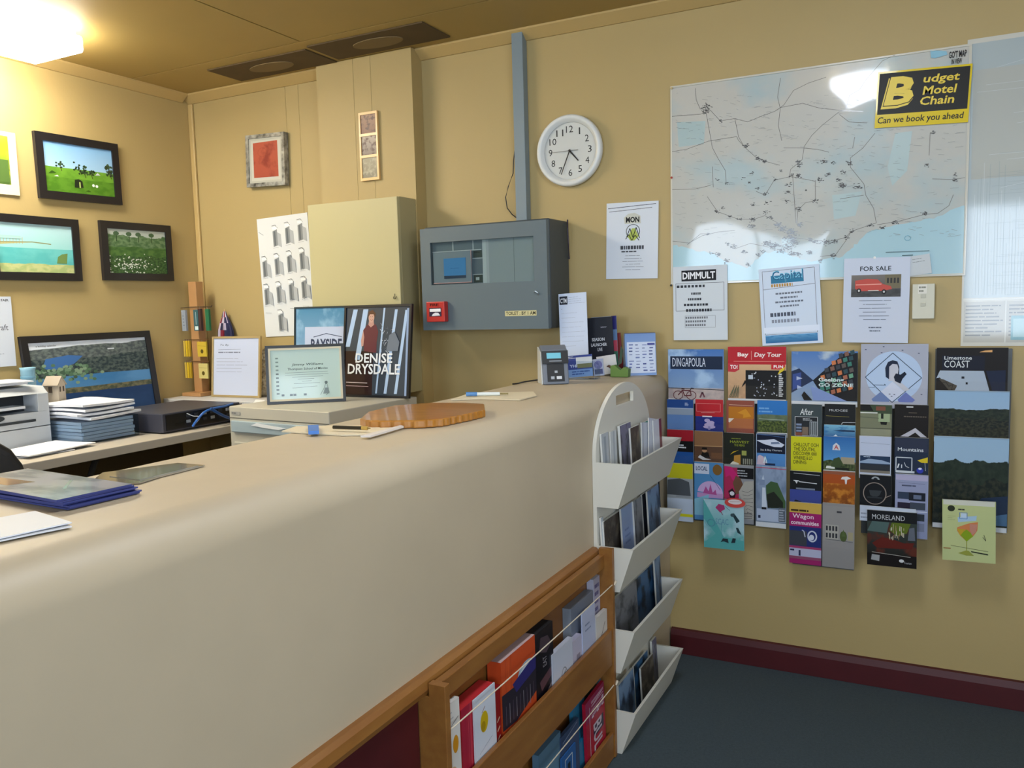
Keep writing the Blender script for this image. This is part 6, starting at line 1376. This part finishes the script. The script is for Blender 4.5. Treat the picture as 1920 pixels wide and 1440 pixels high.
# ================================================================== BROCHURES IN THE TIMBER RACK
def xb(x0, x1, yt, X_, zb, t_, base, fn, lab, cat='brochure', name=None, top=None, tilt=-.05, edge=None, roll=0, grp='brochures in the timber rack', pointed=False, lowpix=None):
    A = onX(x0, yt, X_); B = onX(x1, yt, X_); T_ = onX((x0+x1)/2, yt, X_)
    w = B.y-A.y; h = T_.z-zb; t_ = min(t_, .036)
    if zb < .1: h = min(h, .282)
    tilt = -max(0, min(.006, (X_-t_-(RX0+.008))/h)); ya = max(A.y, RY0+.021); yb = min(B.y, RY1-.021); w = yb-ya
    a = Art(w, h, t_, base, rough=.4, coat=.15, edge=edge)
    if fn: fn(a)
    if top: a.poly([(0, 0, h+.0004), (w, 0, h+.0004), (w, t_, h+.0004), (0, t_, h+.0004)], mat(top, .6))
    return put(a, name or cat.replace(' ', '_'), lab, cat, Vector((X_, ya, zb)), roll, 'left', tilt, grp)
ZB1 = .3115; XF_ = RX1-.014
xb(829, 862, 1320, XF_, ZB1, .012, '#d3cfca', lambda a: (a.ln([(.1, .80), (.9, .86)], .0015, '#4a4a52'), a.c(.65, .66, .2, .07, '#c98a1c'), a.c(.4, .45, .25, .05, '#c9a07a'), a.c(.75, .2, .2, .08, '#cfae5a'), a.words(.1, .86, .7, .95, 2, '#a0a0a8', fill=.2)), 'cream booklet with yellow fruit pictures, first in the timber rack', 'booklet')
xb(864, 926, 1306, XF_-.005, ZB1, .040, '#b5283a', lambda a: (a.r(.0, 0, .25, 1, '#a02038'), a.ln([(.12, 0), (.12, .9)], .001, '#8c1a30'), a.ln([(.2, 0), (.2, .9)], .001, '#c94a58')), 'thick stack of bright red booklets in the timber rack', 'booklet', edge='#c23038')
o = xb(888, 929, 1297, XF_, ZB1, .003, '#cdd2de', lambda a: (a.c(.45, .72, .18, .10, '#c9ab10'), a.c(.4, .68, .1, .05, '#a98a0c'), a.ln([(.2, .45), (.8, .52)], .001, '#8c92a4'), a.ln([(.35, .82), (.5, .86)], .002, '#8a5a3c')), 'white leaflet with a yellow oval in front of the red booklets', 'leaflet')
xb(929, 938, 1288, XF_-.006, ZB1, .012, '#8c1618', lambda a: [a.ln([(.2, .62-.1*i), (.75, .66-.1*i)], .004, '#c9a890') for i in range(3)] and a.words(.3, .05, .6, .2, 3, '#c9a890', fill=.5), 'dark red booklet with pale lines behind the white leaflet', 'booklet')
xb(918, 937, 1241, XF_-.038, ZB1, .003, '#c6bf9e', lambda a: a.c(.5, .8, .4, .15, '#b3a030').c(.55, .88, .2, .05, '#3c3c2c'), 'cream leaflet with a leaf, peeping out left of the orange booklets', 'leaflet')
def orange(a): a.r(0, .0, 1, 1, '#c24a22'); a.ln([(.12, 0), (.12, 1)], .001, '#8c2c14'); a.ln([(.2, 0), (.2, 1)], .001, '#e06a34'); a.ln([(.27, 0), (.27, 1)], .001, '#8c2c14'); a.c(.72, .72, .27, .11, '#9fb3c4'); a.c(.72, .72, .22, .08, '#c3d0dc'); a.p([(0, .70), (0, .38), (.4, .36), (1, .46), (1, .78), (.5, .68)], '#2a2430'); a.p([(.3, .72), (1, .82), (1, .68), (.4, .62)], '#2f2a6c'); [a.ln([(.1+.1*i, .40), (.1+.1*i, .58)], .002, '#8f8a94' if i % 2 else '#5a5060') for i in range(9)]
xb(939, 1004, 1217, XF_-.004, ZB1, .038, '#c24a22', orange, 'thick stack of orange red booklets with a dark picture band', 'booklet', edge='#b84420', top='#cdb0b0')
def black(a): a.r(0, 0, 1, 1, '#15121a'); a.p([(.2, .8), (.3, .93), (.7, .9), (.9, .8), (.6, .74)], '#4a3c44'); a.tx('EAT', .4, .62, .6, .72, '#8f8a92', rot=90); a.p([(.2, .5), (.8, .56), (.9, .48), (.3, .4)], '#5a3c44'); a.p([(.3, .28), (.9, .42), (.9, .36), (.3, .22)], '#7a6c70'); a.p([(.5, .0), (.6, .12), (1, .16), (1, 0)], '#a03020')
xb(1003, 1037, 1178, XF_-.004, ZB1, .040, '#15121a', black, 'thick stack of black booklets with dusky shapes in the timber rack', 'booklet', edge='#2c2c2e')
xb(1036, 1074, 1212, XF_, ZB1, .014, '#c3c8d8', lambda a: (a.ring(.55, .45, .16, .2, .0025, '#5c5c60'), a.p([(.5, .3), (.52, .55), (.62, .62), (.62, .35)], '#8f9094')), 'white leaflet with a grey outlined leaf, right of the black booklets', 'leaflet')
xb(1074, 1091, 1196, XF_-.003, ZB1, .016, '#b9b6cc', lambda a: a.r(.4, .3, .8, .7, '#8f8898'), 'narrow pale lilac leaflet between the outlined leaf leaflet and the grey booklets', 'leaflet')
xb(1070, 1112, 1125, XF_-.020, ZB1, .026, '#6c7484', lambda a: (a.ring(.65, .78, .22, .07, .003, '#c3c8d0'), a.c(.65, .76, .1, .035, '#3c424c')), 'thick stack of slate grey booklets, tallest in the timber rack', 'booklet', edge='#7c8490')
xb(1092, 1116, 1142, XF_, ZB1, .004, '#b4bcd8', lambda a: a.words(.2, .7, .8, .85, 2, '#7a86a8', fill=.3), 'pale blue leaflet in front of the slate grey booklets', 'leaflet')
xb(1113, 1136, 1078, XF_-.022, ZB1, .022, '#a9a9c0', lambda a: (a.words(.15, .60, .85, .95, 4, '#5c5c88', fill=.5, seed=2, long=.6), a.r(0, .5, 1, .56, '#3c3c50')), 'white and violet lettered booklets at the right end of the timber rack', 'booklet', edge='#b4b4c8', top='#d6d6e2')
xb(1118, 1144, 1148, XF_, ZB1, .012, '#cfccc8', lambda a: a.ln([(.2, .1), (.3, .5), (.8, .8)], .003, '#3c3434'), 'cream leaflet with a dark curve, lowest at the right end', 'leaflet')
ZB2 = .0145
xb(1073, 1129, 1235, XF_-.024, ZB2, .012, '#2f7194', lambda a: (a.p([(.35, .62), (.4, .9), (.7, .92), (.85, .82), (.75, .66), (.55, .54)], '#12282c'), a.ln([(.5, .65), (.7, .88)], .002, '#3f6c64'), a.ln([(.45, .7), (.6, .9)], .002, '#3f6c64')), 'teal blue booklet with a black plumed emblem in the lower tier', 'booklet')
xb(1101, 1136, 1298, XF_, ZB2, .010, '#a81c34', lambda a: (a.r(.0, .72, 1, 1, '#8c1a4a'), a.tx('IN THE', .3, .72, .95, .94, '#c9b4c4', rot=-90, bold=.01), a.r(.35, .45, .9, .62, '#2c2440'), a.tx('BULL', .35, .15, .8, .62, '#c9b8c4', rot=-90, bold=.02), a.ln([(.15, .1), (.2, .9)], .003, '#c9b8c4')), 'crimson booklet with pale sideways capitals in the lower tier', 'booklet', roll=.06)
xb(1052, 1086, 1365, XF_-.006, ZB2, .010, '#3c4c6c', lambda a: a.ln([(.1, .9), (.9, .97)], .002, '#8f9cb4'), 'slate blue booklet standing in the lower tier', 'booklet')
xb(1084, 1116, 1378, XF_-.013, ZB2, .010, '#24749c', lambda a: a.r(.3, .0, .9, .85, '#2c8cac'), 'bright turquoise booklet in the lower tier', 'booklet')
xb(1010, 1052, 1394, XF_-.010, ZB2, .018, '#54748c', lambda a: a.r(.1, .1, .9, .8, '#5f8298'), 'thick grey blue booklet at the left of the lower tier', 'booklet')
xb(1053, 1080, 1408, XF_, ZB2, .004, '#2f5f9c', lambda a: (a.frame(.25, .55, .75, .9, .003, '#c9d3da'), a.r(.4, .65, .6, .8, '#1c2c3c')), 'blue leaflet with a white square in front of the slate blue booklet', 'leaflet')

# ================================================================== MAGAZINES IN THE WHITE RACK
def wr(tier, x0, x1, yt, off, t_, base, fn, lab, cat='magazine', roll=0, rz=0, edge='#d4d4d0'):
    zb = PT[tier]-.127
    X_ = XC1+.071-off; A = onX(x0, yt, X_); B = onX(x1, yt, X_); T_ = onX((x0+x1)/2, yt, X_)
    ya = max(A.y, WY0+.012); yb = min(B.y, WY1-.012); w = max(.02, yb-ya); h = min(T_.z-zb, .34)
    tl = max(0, min(.05, (X_-t_-(XI+.002))/h))
    a = Art(w, h, t_, base, rough=.35, coat=.15, edge=edge)
    if fn: fn(a)
    return put(a, cat, lab, cat, Vector((X_, ya, zb+w*math.sin(abs(roll)))), roll, 'left', -tl, 'magazines in the white arched rack', rz=rz)
P1 = pic('mag_purple', '#3c3a48', '#7a7a94', seed=3, blot=('#1c1c24', 3)); P2 = pic('mag_dark', '#1a1616', '#4a423c', seed=5, blot=('#6c6458', 4)); P3 = pic('mag_blue', '#1c3450', '#3c6c9c', seed=7, blot=('#14222f', 3)); P4 = pic('mag_grey', '#5c5f66', '#8a8c92', seed=9, blot=('#33353a', 3)); P5 = pic('mag_sea', '#3c5c80', '#7f9cc0', seed=1, blot=('#20304a', 2))
F1 = lambda p: (lambda a: a.r(0, 0, 1, 1, p))
wr(0, 1133, 1146, 812, .040, .006, '#b9c0c8', lambda a: a.r(.3, 0, .6, .95, '#9aa4b0'), 'pale grey folder at the left of the top pocket', 'folder')
wr(0, 1147, 1158, 808, .047, .004, '#c9cfd4', lambda a: a.r(.4, 0, .7, 1, '#aab2bc'), 'second pale folder in the top pocket of the white rack', 'folder')
wr(0, 1168, 1188, 795, .030, .008, '#5c5a70', F1(P1), 'violet grey magazine in the top pocket of the white rack')
wr(0, 1187, 1203, 800, .022, .006, '#2c2826', F1(P2), 'dark magazine between violet one and white papers, top pocket')
wr(0, 1204, 1220, 796, .018, .004, '#c6cede', lambda a: a.ln([(.15, 0), (.15, 1)], .002, '#26262c').ln([(.6, 0), (.6, 1)], .001, '#8f9ab0'), 'white paper with a black edge in the top pocket', 'leaflet', roll=-.12)
wr(0, 1216, 1232, 790, .012, .004, '#cdd4e4', None, 'plain white leaflet in the top pocket of the white rack', 'leaflet', roll=-.18)
wr(0, 1228, 1243, 788, .006, .004, '#d5dae8', lambda a: a.r(.7, 0, 1, 1, '#7a2c38'), 'white leaflet with a wine red edge at the right of the top pocket', 'leaflet', roll=-.05)
wr(0, 1205, 1250, 783, .052, .005, '#3f9a86', lambda a: a.r(0, .9, 1, 1, '#48a890'), 'teal topped magazine at the back of the top pocket')
wr(1, 1128, 1136, 972, .040, .006, '#b9c3cc', None, 'pale leaflet at the left of the second pocket', 'leaflet')
wr(1, 1137, 1170, 968, .034, .010, '#26221f', F1(P2), 'large dark brown magazine at the left of the second pocket')
wr(1, 1170, 1192, 948, .020, .006, '#8ea2cc', lambda a: a.r(0, .0, 1, .14, '#4c5a74').words(.2, .4, .8, .7, 3, '#7286b4', fill=.3), 'light blue leaflet in the second pocket of the white rack', 'leaflet')
wr(1, 1193, 1208, 936, .014, .006, '#7a7870', F1(P4), 'grey patterned magazine beside the light blue leaflet')
wr(1, 1209, 1219, 925, .026, .006, '#20242e', None, 'thin near black magazine in the middle of the second pocket')
wr(1, 1219, 1240, 915, .012, .006, '#5c6c80', F1(P5), 'blue grey magazine at the right of the second pocket')
wr(1, 1238, 1252, 897, .040, .006, '#101420', None, 'black magazine behind the blue grey one, second pocket')
wr(2, 1157, 1198, 1105, .022, .008, '#5c5a58', F1(P4), 'grey magazine with dark arches at the left of the third pocket')
wr(2, 1196, 1232, 1070, .030, .006, '#1f3f66', F1(P3), 'deep blue magazine in the middle of the third pocket')
wr(2, 1232, 1251, 1040, .014, .006, '#7a94b4', F1(P5), 'pale blue magazine at the right of the third pocket')
wr(3, 1158, 1166, 1290, .030, .006, '#3c5470', None, 'narrow slate magazine at the left of the lowest pocket')
wr(3, 1164, 1192, 1270, .014, .008, '#5c84b0', F1(P5), 'light blue magazine in the lowest pocket of the white rack')
wr(3, 1192, 1218, 1235, .028, .006, '#1c2438', F1(P3), 'navy magazine in the middle of the lowest pocket')
wr(3, 1205, 1228, 1240, .012, .006, '#5a4c3c', F1(P2), 'brown magazine with a pale curved stripe in the lowest pocket')
wr(3, 1226, 1248, 1190, .034, .008, '#2c2834', F1(P1), 'dark violet magazine at the right of the lowest pocket')
